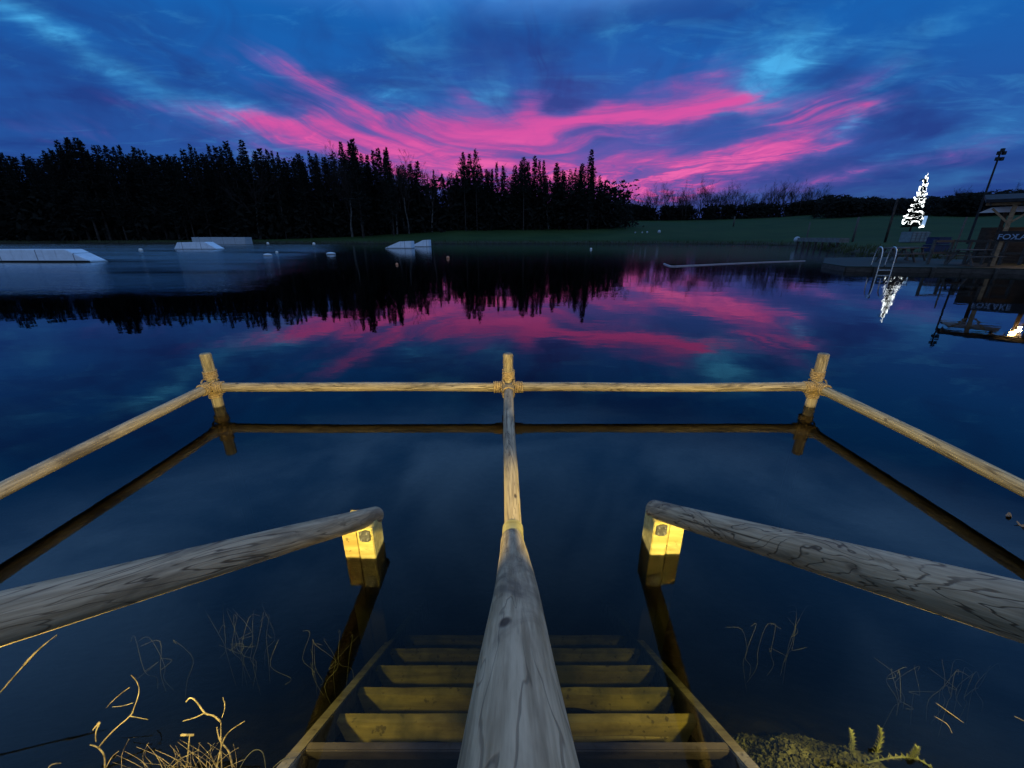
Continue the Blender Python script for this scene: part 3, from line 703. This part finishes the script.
for i in range(3):
    a_, b_ = poly[i]-do, poly[i+1]-do; d = (b_-a_); L = d.length; q = Matrix.Rotation(math.atan2(d.y, d.x), 4, 'Z'); q.translation = (a_+b_)/2+Vector((0, 0, -.15))
    mb = MB(); mb.box((0, -.02, 0), (L-.02, .04, .20)); mb.build('fascia', M['darkwood'], dk, q)
    for k in range(max(2, int(L/2))):
        c = a_.lerp(b_, (k+.5)/max(2, int(L/2))); mb = MB(); mb.tube([c+Vector((0, -.12, -1.6)), c+Vector((0, -.12, .0))], .07, 10); mb.build('pile', M['darkwood'], dk)
# railing on the dock
rl = thing('dock_railing', 'dark wooden post and rail fence running along the dock in front of the shelter', 'railing', (18, 17, DZ))
ro = Vector((18, 17, DZ)); line = [Vector((p.x, p.y, DZ)) for p in (at_Y(928, 262, 22.0), at_Y(946, 262, 22.2), at_Y(964, 262, 22.0), at_Y(982, 262, 21.8), at_Y(1000, 262, 21.6), at_Y(1020, 262, 21.4))]
for i, c in enumerate(line):
    mb = MB(); mb.box((0, 0, .6), (.10, .10, 1.2)); mb.build('post', M['deck'], rl, Matrix.Translation(c-ro))
for i in range(len(line)-1):
    for hz in (.55, 1.12):
        a_, b_ = line[i]-ro, line[i+1]-ro; d = b_-a_; q = Matrix.Rotation(math.atan2(d.y, d.x), 4, 'Z'); q.translation = (a_+b_)/2+Vector((0, 0, hz))
        mb = MB(); mb.box((0, -.07, 0), (d.length, .035, .10)); mb.build('rail', M['deck'], rl, q)
# ladder
b0 = at_z(882, 272.6); b0 = Vector((b0.x, b0.y, 0))
ld = thing('swim_ladder', 'shiny steel swim ladder with two curved rails on the dock edge', 'ladder', b0)
for s_ in (-.32, .32):
    mb = MB(); stem(mb, [(s_, -.10, -.9), (s_, -.10, .2), (s_, -.08, .85), (s_, .02, 1.10), (s_, .18, 1.10), (s_, .30, .8), (s_, .34, DZ)], .026, .024, 8); mb.build('rail', M['steel'], ld, None, True)
for k in range(4):
    mb = MB(); mb.box((0, -.10, .12-.28*k), (.62, .06, .03)); mb.build('rung', M['steel'], ld)
# christmas tree on a tote
xb = at_Y(911, 246.5, 48); gzx = gz(xb.x, 48)
zb = at_Y(911, 231.5, 48).z
tote = thing('water_tote', 'grey caged block standing under the white lit christmas tree', 'tank', (xb.x, 48, gzx))
mb = MB(); mb.box((0, 0, (zb-gzx)/2), (1.9, 1.5, zb-gzx-.04)); mb.build('tank', M['tote'], tote, bev=.06)
mb = MB()
for k in range(4): mb.box((0, -.77, (k+.5)*(zb-gzx)/4), (1.96, .03, .05))
for k in range(5): mb.box((-.95+k*.475, -.79, (zb-gzx)/2), (.04, .03, zb-gzx-.1))
mb.build('cage', M['plate'], tote)
tb = Vector((at_Y(912, 224, 48).x, 48, zb)); ztop = at_Y(920, 175, 48).z; H = ztop-zb
xt = thing('christmas_tree', 'tall thin christmas tree wrapped in bright white fairy lights', 'christmas tree', tb)
mb = MB(); rr2 = random.Random(4)
for i in range(900):
    z = .55+(H-.55)*rr2.random()**1.1; r = 1.02*(1-z/H)+.05; a = rr2.uniform(0, 6.28); p = Vector((0, 0, z)); e = Vector((math.cos(a)*r, math.sin(a)*r, z-.12)); sd = Vector((-math.sin(a), math.cos(a), .2))*.10
    mb.add([p-sd*.3, p.lerp(e, .6)-sd, e, p.lerp(e, .6)+sd], [(0, 1, 2, 3)])
mb.build('crown', M['needle'], xt)
mb = MB(); mb.tube([(0, 0, 0), (0, 0, H*.9)], [.09, .02], 8); mb.build('trunk', M['bark'], xt)
mb = MB(); nT = 9.0; pts = []; rad_ = []; big = 0
for i in range(700):
    t = i/699; z = .58+(H-.6)*t**.9; r = .98*(1-z/H)**.9+.04; a = -2*math.pi*nT*t
    if i % 5 == 0: big = rr2.random() < .42; jr, jz = rr2.uniform(.72, 1.15), rr2.uniform(-.22, .22); bs = rr2.uniform(.018, .07)*(1.1-.5*t)
    pts.append((math.cos(a)*r*jr, math.sin(a)*r*jr, z+jz+rr2.uniform(-.03, .03))); rad_.append(bs*rr2.uniform(.7, 1.1) if big else .006)
mb.tube(pts, rad_, 5)
mb.build('fairy_lights', M['fairy'], xt)
mb = MB(); mb.box((.55, -.75, 1.05), (.36, .05, 1.0)); mb.build('blue_light', M['fairyblue'], xt)
mb = MB(); mb.tube([(-.1, -.1, H-.5), (-.5, -.2, H-.42), (-.85, -.2, H-.6)], [.05, .07, .03], 6); mb.build('loose_branch', M['needle'], xt)
# flood light mast
mp = at_Y(1000.5, 152, 40); mx_ = mp.x; mzb = gz(mx_, 40)
ms = thing('floodlight_mast', 'tall dark mast with a cluster of unlit floodlights above the right trees', 'lamp mast', (mx_, 40, mzb))
mb = MB(); mb.tube([(0, 0, 0), (0, 0, mp.z-mzb)], [.10, .06], 10); mb.build('mast', M['felt'], ms)
for k, (ox, oz) in enumerate(((-.22, -.1), (.22, -.1), (-.2, -.55), (.2, -.55), (0, .12))):
    mb = MB(); mb.box((ox, -.12, mp.z-mzb+oz), (.26, .2, .28)); mb.build('lamp_head', M['felt'], ms, bev=.02)
# shelter, its front squarely towards the water
Yp = 20.9; c0 = at_Y(985, 203, Yp); TH = -math.atan2(c0.x, c0.y)*.97
RM = Matrix.Rotation(TH, 3, 'Z'); ex_, ey_ = RM @ Vector((1, 0, 0)), RM @ Vector((0, 1, 0))
def on_plane(x, y, off):
    """local (x, z) in the shelter frame of the sight line through a photo point, on the upright plane off metres behind the front"""
    d = ray(x, y); O = Vector((0, 0, CAMZ)); p0 = Vector((c0.x, c0.y, 0))+ey_*off
    t = (p0-O).dot(ey_)/d.dot(ey_); p = O+d*t
    return (p-Vector((c0.x, c0.y, 0))).dot(ex_), p.z-DZ
sh = thing('timber_shelter', 'open timber shelter with a dark flat roof and braced brown posts at the right edge', 'shelter', (c0.x, Yp, DZ), TH)
ez = c0.z-DZ
mb = MB()
mb.add([(-.0, -.35, ez), (7, -.35, ez), (7, 4.6, ez+.50), (-.0, 4.6, ez+.50), (-.0, -.35, ez+.13), (7, -.35, ez+.13), (7, 4.6, ez+.63), (-.0, 4.6, ez+.63)], [(0, 3, 2, 1), (4, 5, 6, 7), (0, 1, 5, 4), (1, 2, 6, 5), (2, 3, 7, 6), (3, 0, 4, 7)])
mb.build('roof', M['felt'], sh)
xp0 = on_plane(1009.5, 220, 0)[0]
for k, xx in enumerate((xp0, xp0+1.9, xp0+3.8, xp0+5.7)):
    mb = MB(); mb.box((xx, 0, (ez-.13)/2), (.16, .16, ez-.13)); po = mb.build('post', M['warmwood'], sh, bev=.01)
    for s_ in (-1, 1):
        q = Matrix.Rotation(s_*R(45), 4, 'Y'); q.translation = Vector((xx+s_*.36, 0, ez-.56)); mb = MB(); mb.box((0, 0, 0), (.08, .08, .86)); mb.build('brace', M['warmwood'], sh, q)
    mb = MB(); mb.box((xx, 3.9, (ez+.15)/2), (.16, .16, ez+.15)); mb.build('post', M['darkwood'], sh)
mb = MB(); mb.box((3.5, 0, ez-.062), (6.9, .13, .12)); mb.build('beam', M['warmwood'], sh)
for k in range(8):
    mb = MB(); mb.box((.2+k*.94, 2.0, ez+.14), (.06, 4.5, .10), Matrix.Rotation(R(6), 3, 'X')); mb.build('rafter', M['darkwood'], sh)
mb = MB(); mb.box((3.6, 4.05, .9), (6.6, .05, 1.8)); mb.build('back_wall', M['darkwood'], sh)
# white canvas under the roof, for the pale strip behind the posts
cv = thing('white_strip', 'pale white canvas strip under the shelter roof', 'sheet_strip', Vector((c0.x, Yp, DZ))+ey_*1.4, TH)
def cvp(x, y):
    a_, b_ = on_plane(x, y, 1.4); return Vector((a_, 0, b_))
prof = [(977, 213.0), (984, 209.5), (992, 206.8), (1005, 206.0), (1024, 205), (1050, 204), (1050, 211), (1024, 211.6), (1005, 212.2), (992, 212.6)]
pr = [cvp(*q) for q in prof]; k = len(pr)
mb = MB(); mb.add(pr+[q+Vector((0, .03, 0)) for q in pr], [tuple(range(k)), tuple(range(2*k-1, k-1, -1))]+[(i, k+i, k+(i+1) % k, (i+1) % k) for i in range(k)])
mb.build('sheet', M['sheet'], cv)
mb = MB(); mb.tube([pr[0], pr[2], pr[5]], .03, 6); mb.build('edge_cord', M['felt'], cv)
# sign
sxl, szl = on_plane(996, 240.8, -.16); sxr, _ = on_plane(1056, 240.8, -.16); szt = on_plane(1010, 231.0, -.16)[1]
hh = szt-szl; scx = (sxl+sxr)/2
sg = thing('name_sign', 'dark board sign with pale capital letters between the shelter posts', 'sign', Vector((c0.x, Yp, DZ))+ey_*-.16+ex_*scx, TH)
mb = MB(); mb.box((0, 0, szl+hh/2), (sxr-sxl, .06, hh)); mb.build('board', M['felt'], sg)
for sx in (-1, 1):
    mb = MB(); mb.box((sx*(sxr-sxl)*.46, .09, szl/2+.1), (.09, .09, szl+.2)); mb.build('leg', M['darkwood'], sg)
def text(word, x_left, size, parent, name='lettering'):
    cu = bpy.data.curves.new('t', 'FONT'); cu.body = word; cu.size = size; cu.extrude = .012; cu.offset = .003
    to = bpy.data.objects.new('t', cu); COL.objects.link(to)
    dg = bpy.context.evaluated_depsgraph_get(); dg.update()
    me = bpy.data.meshes.new_from_object(to.evaluated_get(dg)); bpy.data.objects.remove(to); me.materials.clear()
    q = Matrix.Rotation(R(90), 4, 'X'); q.translation = Vector((x_left, -.045, szl+hh*.16))
    return link(name, me, M['letter'], parent, q)
wx = lambda x: on_plane(x, 236, -.16)[0]-scx
text('FOX', wx(997.6), hh*.76, sg); text('LAKE', wx(1015.0), hh*.76, sg)
# warm lamp under the roof
lpz = Vector((27.1, 21.6, 3.25))
lt = thing('shelter_lamp', 'warm glowing lamp under the shelter roof, just past the right edge', 'lamp', lpz)
mb = MB(); mb.sphere((0, 0, 0), .17, 12); mb.build('bulb', M['lamp'], lt, None, True)
mb = MB(); mb.tube([(0, 0, .36), (0, 0, .12), (0, 0, .08)], [.015, .015, .11], 10); mb.build('cap', M['felt'], lt)
# blue crates, benches, poles
def crate(x, y, Y, w_, h_, label, material):
    p = at_Y(x, y, Y); t = thing('storage_crate', label, 'crate', (p.x, Y, p.z), .1, 'crates stacked on the right bank')
    mb = MB(); mb.box((0, 0, h_/2), (w_, w_*.7, h_-.02)); mb.build('body', M[material], t, bev=.03)
    m2 = MB(); m2.box((0, 0, h_+.01), (w_*1.04, w_*.74, .05)); m2.build('lid', M[material], t)
zc = gz(at_Y(937, 247, 30).x, 30)
pc = at_Y(937, 247, 30)
for k, (ox, w_, lab) in enumerate(((0, 1.4, 'lower wide dark blue crate right of the christmas tree'), (-.05, 1.0, 'upper dark blue crate right of the christmas tree'))):
    t = thing('storage_crate', lab, 'crate', (pc.x+ox, 30, zc+k*.50), .1); mb = MB(); mb.box((0, 0, .23), (w_, .8, .44)); mb.build('body', M['bluebox'], t, bev=.03)
    m2 = MB(); m2.box((0, 0, .465), (w_*1.04, .84, .03)); m2.build('lid', M['bluebox'], t)
def table(X, Y, label):
    z0 = max(gz(X, Y), DZ) if Y < 29 else gz(X, Y)
    t = thing('picnic_table', label, 'picnic table', (X, Y, z0), .15, 'picnic tables on the right bank')
    mb = MB(); mb.box((0, 0, .73), (1.7, .75, .05)); mb.build('table_top', M['deck'], t)
    for s_ in (-1, 1):
        mb = MB(); mb.box((0, s_*.68, .44), (1.7, .26, .045)); mb.build('bench', M['deck'], t)
        for e in (-1, 1):
            mb = MB(); mb.box((0, 0, 0), (.05, .09, .86)); q = Matrix.Rotation(s_*R(28), 4, 'X'); q.translation = Vector((e*.6, s_*.38, .35)); mb.build('leg', M['deck'], t, q)
table(21.6, 23.9, 'picnic table nearest the dock railing on the right bank'); table(23.8, 25.6, 'picnic table farther back beside the shelter')
table(22.6, 20.9, 'picnic table just in front of the shelter posts')
def stick(x, y0, y1, Y, r, label, lean=0.0, name='timber_post', material='deck'):
    a_ = at_Y(x, y0, Y); X = a_.x; t_ = at_Y(x, y1, Y).z; z0 = gz(X, Y)
    mb = MB(); mb.tube([(0, 0, -.1), (lean*.5, 0, (t_-z0)*.5), (lean, 0, t_-z0)], [r, r*.95, r*.85], 8)
    o = mb.build(name, M[material], None, Matrix.Translation((X, Y, z0)), True); tag(o, label, 'post'); return o
stick(884, 245, 199, 52, .13, 'dark bare pole left of the christmas tree', 0, 'bare_pole', 'bark')
stick(855, 232, 217, 60, .14, 'pale short post at the right end of the long grey jetty', 0)
stick(808, 232, 222, 66, .10, 'small pale post on the grass behind the left end of the grey jetty', 0)
stick(734, 222, 216.5, 130, .22, 'lone pale post on the crest of the field below the bare trees', 0)
stick(956, 243, 217, 26, .05, 'thin leaning post in front of the dark bank, left of the shelter', .1)
# long low grey jetty
j0, j1 = at_Y(801, 236, 62), at_Y(845, 238, 50)
jt = thing('grey_jetty', 'long low grey jetty on the far right shore with a pale round end', 'jetty', (j0.x, j0.y, .4))
d = Vector((j1.x-j0.x, j1.y-j0.y, 0)); L = d.length; q = Matrix.Rotation(math.atan2(d.y, d.x), 4, 'Z')
mb = MB(); mb.box((L/2, 0, .75), (L, 1.0, .5)); mb.build('deck', M['stone'], jt, q)
for k in range(7):
    qq = q.copy(); mb = MB(); mb.box((.5+k*(L-1)/6, -.4, .0), (.2, .2, 1.2)); mb.build('leg', M['darkwood'], jt, qq)
mb = MB(); mb.sphere((0, -.4, .75), .42, 10); mb.build('end_float', M['white2'], jt, q, True)
for x, y, r, lab in ((636, 225.5, .7, 'first and faintest pale marker in the row on the field'), (643, 225, .7, 'second pale marker in the row on the field'), (648, 224.6, .9, 'third pale marker in the row, next to the brightest one'), (660, 224.6, 1.5, 'brightest white marker at the right end of the row on the field')):
    Y = 112; p = at_Y(x, y, Y); z0 = gz(p.x, Y); rr3 = r*Y/F
    mb = MB(); mb.sphere((0, 0, rr3*.9), rr3, 8, (1, 1, 1.1)); mb.tube([(0, 0, -.1), (0, 0, rr3*.5)], rr3*.4, 6)
    o = mb.build('field_marker', M['white2'], None, Matrix.Translation((p.x, Y, z0)), True); tag(o, lab, 'marker', 'white markers on the field')

# ------------------------------------------------------------------ trees
def conifer(seed, H=20.0, rad=2.6, dens=1.0, h0=.16, style='spruce'):
    r_ = random.Random(seed); mb = MB(); nb_t = int(300*dens)
    ph = [r_.uniform(0, 6.28) for _ in range(3)]
    for i in range(nb_t):
        f = (i/nb_t)**1.05; z = H*(h0+(1-h0)*f)+r_.uniform(-.25, .25)
        if style == 'pine': prof = (.45+.8*math.sin(min(1, (1-f)*1.25)*1.8))*(1-f)**.45
        elif style == 'larch': prof = (1-f)**.78*(.75+.35*math.sin(z*1.1+ph[0]))
        else: prof = (1-f)**.92*(.85+.2*math.sin(z*1.7+ph[1]))
        a = r_.uniform(0, 6.28); L = (rad*prof+.22)*r_.uniform(.5, 1.15)*(1+.25*math.sin(a+ph[2]))
        rise = r_.uniform(-.35, .15) if style == 'spruce' else r_.uniform(-.05, .75)
        if f > .93: rise += .5
        D = Vector((math.cos(a), math.sin(a), rise)).normalized(); N = Vector((-math.sin(a), math.cos(a), 0)); o = Vector((0, 0, z))
        bow = r_.uniform(-.2, .25)*L
        pt = lambda s_: o+D*(L*s_)+Vector((0, 0, -bow*s_*s_))
        mb.add([pt(0)-N*.04, pt(.5)-N*.05, pt(1), pt(.5)+N*.05], [(0, 1, 2, 3)])
        ns = 7
        for k in range(ns):
            s_ = .18+.80*k/(ns-1); l2 = (.30*L*(1.1-s_)+.26)*r_.uniform(.6, 1.3)
            p = pt(min(1, s_+r_.uniform(-.05, .05))); an = r_.uniform(0, 6.28)
            side = N*math.cos(an)+Vector((0, 0, 1))*math.sin(an)*.8
            e = p+(D*.7+side)*l2; w_ = D.cross(side); w_ = (w_.normalized() if w_.length > 1e-5 else N)*(.06+.07*l2)
            m_ = p.lerp(e, .45)
            mb.add([p, m_-w_, e, m_+w_], [(0, 1, 2, 3)])
    crown = meshd('crown', mb.v, mb.f); crown.materials.append(M['needle'])
    t = MB(); t.tube([(0, 0, -.8), (.05, 0, H*.4), (0, 0, H*.97)], [.21, .14, .03], 7)
    tr_ = meshd('trunk', t.v, t.f); tr_.materials.append(M['bark']); return crown, tr_
def bare(seed, H=14.0, lean=.0, spread=1.0, mat_='bark', ivy=False):
    r_ = random.Random(seed); mb = MB(); tk = MB()
    def br(p, d, L, r, lv):
        k = 3; pts = [p]; q = p; dd = d
        for i in range(k):
            dd = (dd+Vector((r_.gauss(0, .10), r_.gauss(0, .10), .05))).normalized(); q = q+dd*(L/k); pts.append(q)
        (tk if lv == 0 else mb).tube(pts, [r*(1-.5*i/k) for i in range(k+1)], 5 if lv == 0 else 3, False)
        if lv >= 5: return
        nchild = (7 if lv == 0 else 4 if lv < 3 else 3)
        for c in range(nchild):
            t = r_.uniform(.35 if lv == 0 else .25, 1.0); a = min(int(t*k), k-1); base = pts[a].lerp(pts[a+1], t*k-a)
            ax = Vector((r_.gauss(0, 1), r_.gauss(0, 1), r_.gauss(.15, .5))).normalized()
            nd = (dd*(1.0 if c else 1.6)+ax*.85*spread).normalized()
            br(base, nd, L*r_.uniform(.42, .68), max(r*.48*(1-.3*t), .012), lv+1)
    br(Vector((0, 0, -.5)), Vector((lean, 0, 1)).normalized(), H*.55, H*.016, 0)
    cr = meshd('crown', mb.v, mb.f); cr.materials.append(M['twig'])
    tr_ = meshd('trunk', tk.v, tk.f); tr_.materials.append(M[mat_]); return cr, tr_
def plant_tree(name, label, meshes, X, Y, s_, sz, rz, group=None, sink=0.0):
    t = thing(name, label, 'tree', (X, Y, gz(X, Y)-sink), rz, group); t.scale = (s_, s_, sz)
    for nm, me in zip(('crown', 'trunk'), meshes): link(nm, me, None, t)
    return t
spr = [conifer(100+i, 20, 2.3+.7*(i % 3), 1.0+.2*(i % 2), .10+.05*(i % 3), 'spruce' if i % 2 else 'larch') for i in range(6)]
pine = [conifer(200+i, 20, 2.8, .6, .50, 'pine') for i in range(3)]
bar = [bare(300+i, 14, 0, .85+.12*(i % 3), 'bark') for i in range(5)]
pal = [bare(330+i, 14, .03*(i-1), .6, 'palebark') for i in range(3)]
# top outline of the wood (pixel y at pixel x), used to size real trees by their distance
tops = [(-60, 152), (0, 151), (30, 152), (66, 143), (90, 150), (130, 149), (160, 151), (190, 148), (225, 150), (256, 150), (285, 153), (310, 150), (352, 144), (368, 155), (385, 152), (410, 160), (430, 166), (455, 166), (470, 154), (490, 164), (510, 168), (524, 161), (545, 166), (560, 163), (575, 164), (592, 153), (604, 176), (615, 184), (630, 190)]
tx, ty = zip(*tops)
rr4 = random.Random(11); x = -70.0
while x < 612:
    Yt = np.interp(x, [-70, 100, 300, 420, 520, 612], [104, 106, 112, 122, 128, 130])+rr4.uniform(-3, 3)
    yt = np.interp(x, tx, ty)+5*math.sin(x*.043+1)+rr4.choice((-3, -1, 0, 1, 2, 4, 6, 8))+rr4.uniform(-1, 1)
    P_ = at_Y(x, yt, Yt); hgt = P_.z-gz(P_.x, Yt); k = rr4.randint(0, 5)
    fl = rr4.random()
    if x > 230 and fl < (.22 if x < 400 else .36):
        plant_tree('bare_birch', 'slender bare pale trunked tree among the dark conifers', pal[rr4.randint(0, 2)], P_.x, Yt-2, hgt/14*.9, hgt/14*.92, rr4.uniform(0, 6), 'bare slender trees in the wood')
    else:
        plant_tree('conifer_tree', 'dark conifer in the front row of the black wood across the lake', spr[k], P_.x, Yt, hgt/20*rr4.uniform(.75, 1.6), hgt/20, rr4.uniform(0, 6), 'conifers of the wood')
    x += rr4.uniform(4.0, 8.5)
for x_, y_, Yt, me_, lab, ws in ((592, 150.5, 124, spr[1], 'tallest pointed spruce at the right end of the dark wood', 1.25), (524, 158, 122, pine[0], 'round headed pine standing above the wood against the pink sky', 1.0),
                             (463, 153, 120, pine[1], 'left of two open layered pines against the pink sky', .8), (475, 150, 121, pine[2], 'right of two open layered pines, thin tipped', .7), (66, 138.5, 102, spr[2], 'spiky tree rising above the left part of the wood', 1.2),
                             (352, 140, 108, spr[4], 'tall ragged conifer above the wood left of centre', 1.35), (386, 148.5, 110, spr[5], 'narrow pointed conifer right of the tall ragged one', 1.0)):
    P_ = at_Y(x_, y_, Yt); hgt = P_.z-gz(P_.x, Yt); plant_tree('pine_tree' if me_ in pine else 'conifer_tree', lab, me_, P_.x, Yt, hgt/20*ws, hgt/20, 1.0)
# back rows of the wood as one mass
def merged(name, items, material, kind='stuff', label=None, cat=None):
    V, Fc, off = [], [], 0
    for me, Mx in items:
        n = len(me.vertices); a = np.empty(n*3, np.float32); me.vertices.foreach_get('co', a); a = a.reshape(-1, 3)
        mm = np.array(Mx); a = a @ mm[:3, :3].T+mm[:3, 3]; V.append(a)
        Fc += [tuple(i+off for i in p.vertices) for p in me.polygons]; off += n
    me = meshd(name, np.concatenate(V).tolist(), Fc); o = link(name, me, material); tag(o, label, cat, None, kind); return o
low = [conifer(400+i, 20, 3.8, .42, .06, 'spruce') for i in range(4)]
items = []
for i in range(420):
    x = rr4.uniform(-75, 612); dY = rr4.uniform(6, 26)
    Yt = np.interp(x, [-70, 100, 300, 420, 520, 612], [104, 106, 112, 122, 128, 130])+dY
    P_ = at_Y(x, np.interp(x, tx, ty)+rr4.uniform(5, 14), Yt); z0 = gz(P_.x, Yt); hgt = P_.z-z0; s_ = hgt/20
    Mx = Matrix.Translation((P_.x, Yt, z0)) @ Matrix.Rotation(rr4.uniform(0, 6), 4, 'Z') @ Matrix.Diagonal((s_*1.3, s_*1.3, s_, 1)); c_, t_ = low[i % 4]
    items.append((c_, Mx)); items.append((t_, Mx))
merged('far_wood', items, M['needle'], 'stuff', 'dense black mass of conifers filling the wood behind its front row', 'wood')
# understorey: leaf and twig clumps between the trunks
def scrub(name, label, spots, material, hmin, hmax, per, leaf_s, kind='stuff', cat='undergrowth'):
    r_ = random.Random(hash(label) % 1000 if False else len(label)); mb = MB()
    for X, Y, hmul in spots:
        z0 = gz(X, Y); h_ = r_.uniform(hmin, hmax)*hmul; w_ = h_*.55+.5
        for i in range(per):
            u = r_.random(); a = r_.uniform(0, 6.28); q = math.sqrt(r_.random())*w_*(1-.55*u)
            p = Vector((X+math.cos(a)*q, Y+math.sin(a)*q, z0+h_*u)); s_ = leaf_s*r_.uniform(.5, 1.4)
            d1 = Vector((r_.gauss(0, 1), r_.gauss(0, 1), r_.gauss(.3, 1))).normalized()*s_; d2 = d1.orthogonal().normalized()*s_*.45
            mb.add([p-d1, p-d2, p+d1, p+d2], [(0, 1, 2, 3)])
    o = mb.build(name, material); tag(o, label, cat, None, kind); return o
sp_ = []
for i in range(420):
    x = rr4.uniform(-75, 625); Yt = np.interp(x, [-70, 100, 300, 420, 520, 612], [103, 105, 111, 121, 127, 129])+rr4.uniform(-1.5, 12); P_ = at_Y(x, 230, Yt); sp_.append((P_.x, Yt, 1.0))
scrub('undergrowth', 'black undergrowth between the trunks at the foot of the wood', sp_, M['scrub'], 4.0, 13.0, 100, .85)
# scrubby end of the wood
for i, (x_, y_, Yt) in enumerate(((606, 178, 132), (614, 185, 134), (622, 189, 137), (630, 195, 142))):
    P_ = at_Y(x_, y_, Yt); hgt = P_.z-gz(P_.x, Yt); plant_tree('bare_tree', 'rounded twiggy tree at the scrubby right end of the wood', bar[i % 5], P_.x, Yt, hgt/14*1.25, hgt/14*1.02, i, 'twiggy trees at the end of the wood')
# bare tree line beyond the field
bt = [(636, 192), (645, 189), (652, 186), (660, 187), (668, 186), (676, 187), (683, 187), (690, 184), (697, 186), (704, 183), (711, 184), (718, 187), (725, 186), (733, 184), (740, 187), (748, 189), (756, 189), (764, 187), (772, 184), (779, 185), (788, 177.5), (797, 181), (806, 181), (814, 184), (822, 187), (831, 191)]
bt += [(x+rr4.uniform(2, 5), y+rr4.uniform(2, 5)) for x, y in bt]
for i, (x_, y_) in enumerate(bt):
    Yt = np.interp(x_, [630, 840], [182, 188])+rr4.uniform(-6, 6); P_ = at_Y(x_, y_-1.5, Yt); z0 = gz(P_.x, Yt); hgt = P_.z-z0
    if i == 20: lab, gp = 'tallest bare tree in the line beyond the field', None
    else: lab, gp = 'leafless tree in the open line of trees beyond the field', 'bare trees beyond the field'
    plant_tree('bare_tree', lab, bar[i % 5], P_.x, Yt, hgt/14*rr4.uniform(.75, .95), hgt/14*1.05, rr4.uniform(0, 6), gp)
sp_ = []
for i in range(170):
    x = rr4.uniform(618, 850); Yt = np.interp(x, [630, 840], [181, 187])+rr4.uniform(-4, 8); P_ = at_Y(x, 214, Yt); ytop = np.interp(x, [618, 650, 760, 850], [205, 208, 205, 199]); z0 = gz(P_.x, Yt); hh_ = at_Y(x, ytop, Yt).z-z0; sp_.append((P_.x, Yt, max(hh_, 1)/6))
scrub('hedge', 'dark hedge under the line of bare trees beyond the field', sp_, M['scrub'], 5.0, 7.0, 90, .8, None, 'hedge')
# ridge wood on the right hill
sp_ = []
for i in range(330):
    x = rr4.uniform(822, 1100); Yt = 150+rr4.uniform(-10, 25); P_ = at_Y(x, 205, Yt); z0 = gz(P_.x, Yt); ytop = np.interp(x, [822, 850, 880, 930, 985, 1024, 1100], [192, 196, 197, 196, 191, 188, 186])+rr4.uniform(0, 5); sp_.append((P_.x, Yt, max(at_Y(x, ytop, Yt).z-z0, 1.5)/6))
scrub('ridge_wood', 'dark wood along the hill ridge behind the right bank', sp_, M['scrub'], 5.4, 6.2, 75, .8, 'stuff', 'wood')
for i, (x_, y_) in enumerate(((962, 184), (968, 181), (995, 184), (885, 193), (1020, 185))):
    P_ = at_Y(x_, y_, 150); z0 = gz(P_.x, 150); hgt = P_.z-z0; plant_tree('bare_tree', ['bare tree left of the floodlight mast on the ridge, shorter of two', 'bare tree left of the floodlight mast on the ridge, taller of two', 'bare tree behind the foot of the floodlight mast', 'low bare tree on the ridge behind the dark pole', 'bare tree on the ridge at the right edge'][i], bar[i % 5], P_.x, 150, hgt/14*.9, hgt/14*1.05, i)
# lakeside grass fringe
r_ = random.Random(3); mb = MB(); SH = shore
for i in range(len(SH)-1):
    a_, b_ = SH[i], SH[i+1]
    if a_[1] < 12 or b_[1] < 12: continue
    L = np.hypot(*(b_-a_)); nn = int(L*26)
    for k in range(nn):
        t = r_.random(); X, Y = a_+(b_-a_)*t; X += r_.gauss(0, .8); Y += r_.gauss(.2, .8); z0 = gz(X, Y)
        if z0 < -.12: continue
        h_ = r_.uniform(.15, .55)*(1.3 if r_.random() < .1 else 1); l_ = Vector((r_.gauss(0, .12), r_.gauss(0, .1), h_)); s_ = Vector((r_.uniform(.03, .07), r_.uniform(-.03, .03), 0)); p = Vector((X, Y, z0-.02))
        mb.add([p-s_, p+s_, p+l_], [(0, 1, 2)])
o = mb.build('bank_grass', M['reed']); tag(o, 'ragged tufts of grass along the far waterline', 'grass', None, 'stuff')

# ------------------------------------------------------------------ lamps of the place
def lampo(name, loc_, c, watts, size, spot=None, aim=None):
    if spot:
        l = bpy.data.lights.new(name, 'SPOT'); l.spot_size = R(spot); l.spot_blend = .85
    else: l = bpy.data.lights.new(name, 'POINT')
    l.color = c; l.energy = watts; l.shadow_soft_size = size; o = bpy.data.objects.new(name, l); COL.objects.link(o); o.location = loc_
    if aim is not None: o.rotation_euler = (Vector(aim)-Vector(loc_)).to_track_quat('-Z', 'Y').to_euler()
    return o
for X in (-1.02, 1.02): lampo('handrail_light', (X*1.17, .36, .87), (1, .77, .21), 350, .03, 128, (X*.88, 3.4, .36))
lampo('yard_light', (.3, -1.6, 5.0), (1, .78, .46), 140, .25)
lampo('shelter_glow', tuple(lpz-Vector((0, .2, .15))), (1, .6, .25), 130, .1)

# ------------------------------------------------------------------ render settings
S.render.engine = 'CYCLES'
S.view_settings.view_transform = 'Standard'; S.view_settings.look = 'None'; S.view_settings.gamma = 1; S.view_settings.exposure = 0
cy_ = S.cycles; cy_.use_denoising = True; cy_.max_bounces = 6; cy_.diffuse_bounces = 2; cy_.glossy_bounces = 3; cy_.transparent_max_bounces = 12; cy_.volume_bounces = 0
cy_.sample_clamp_indirect = 6
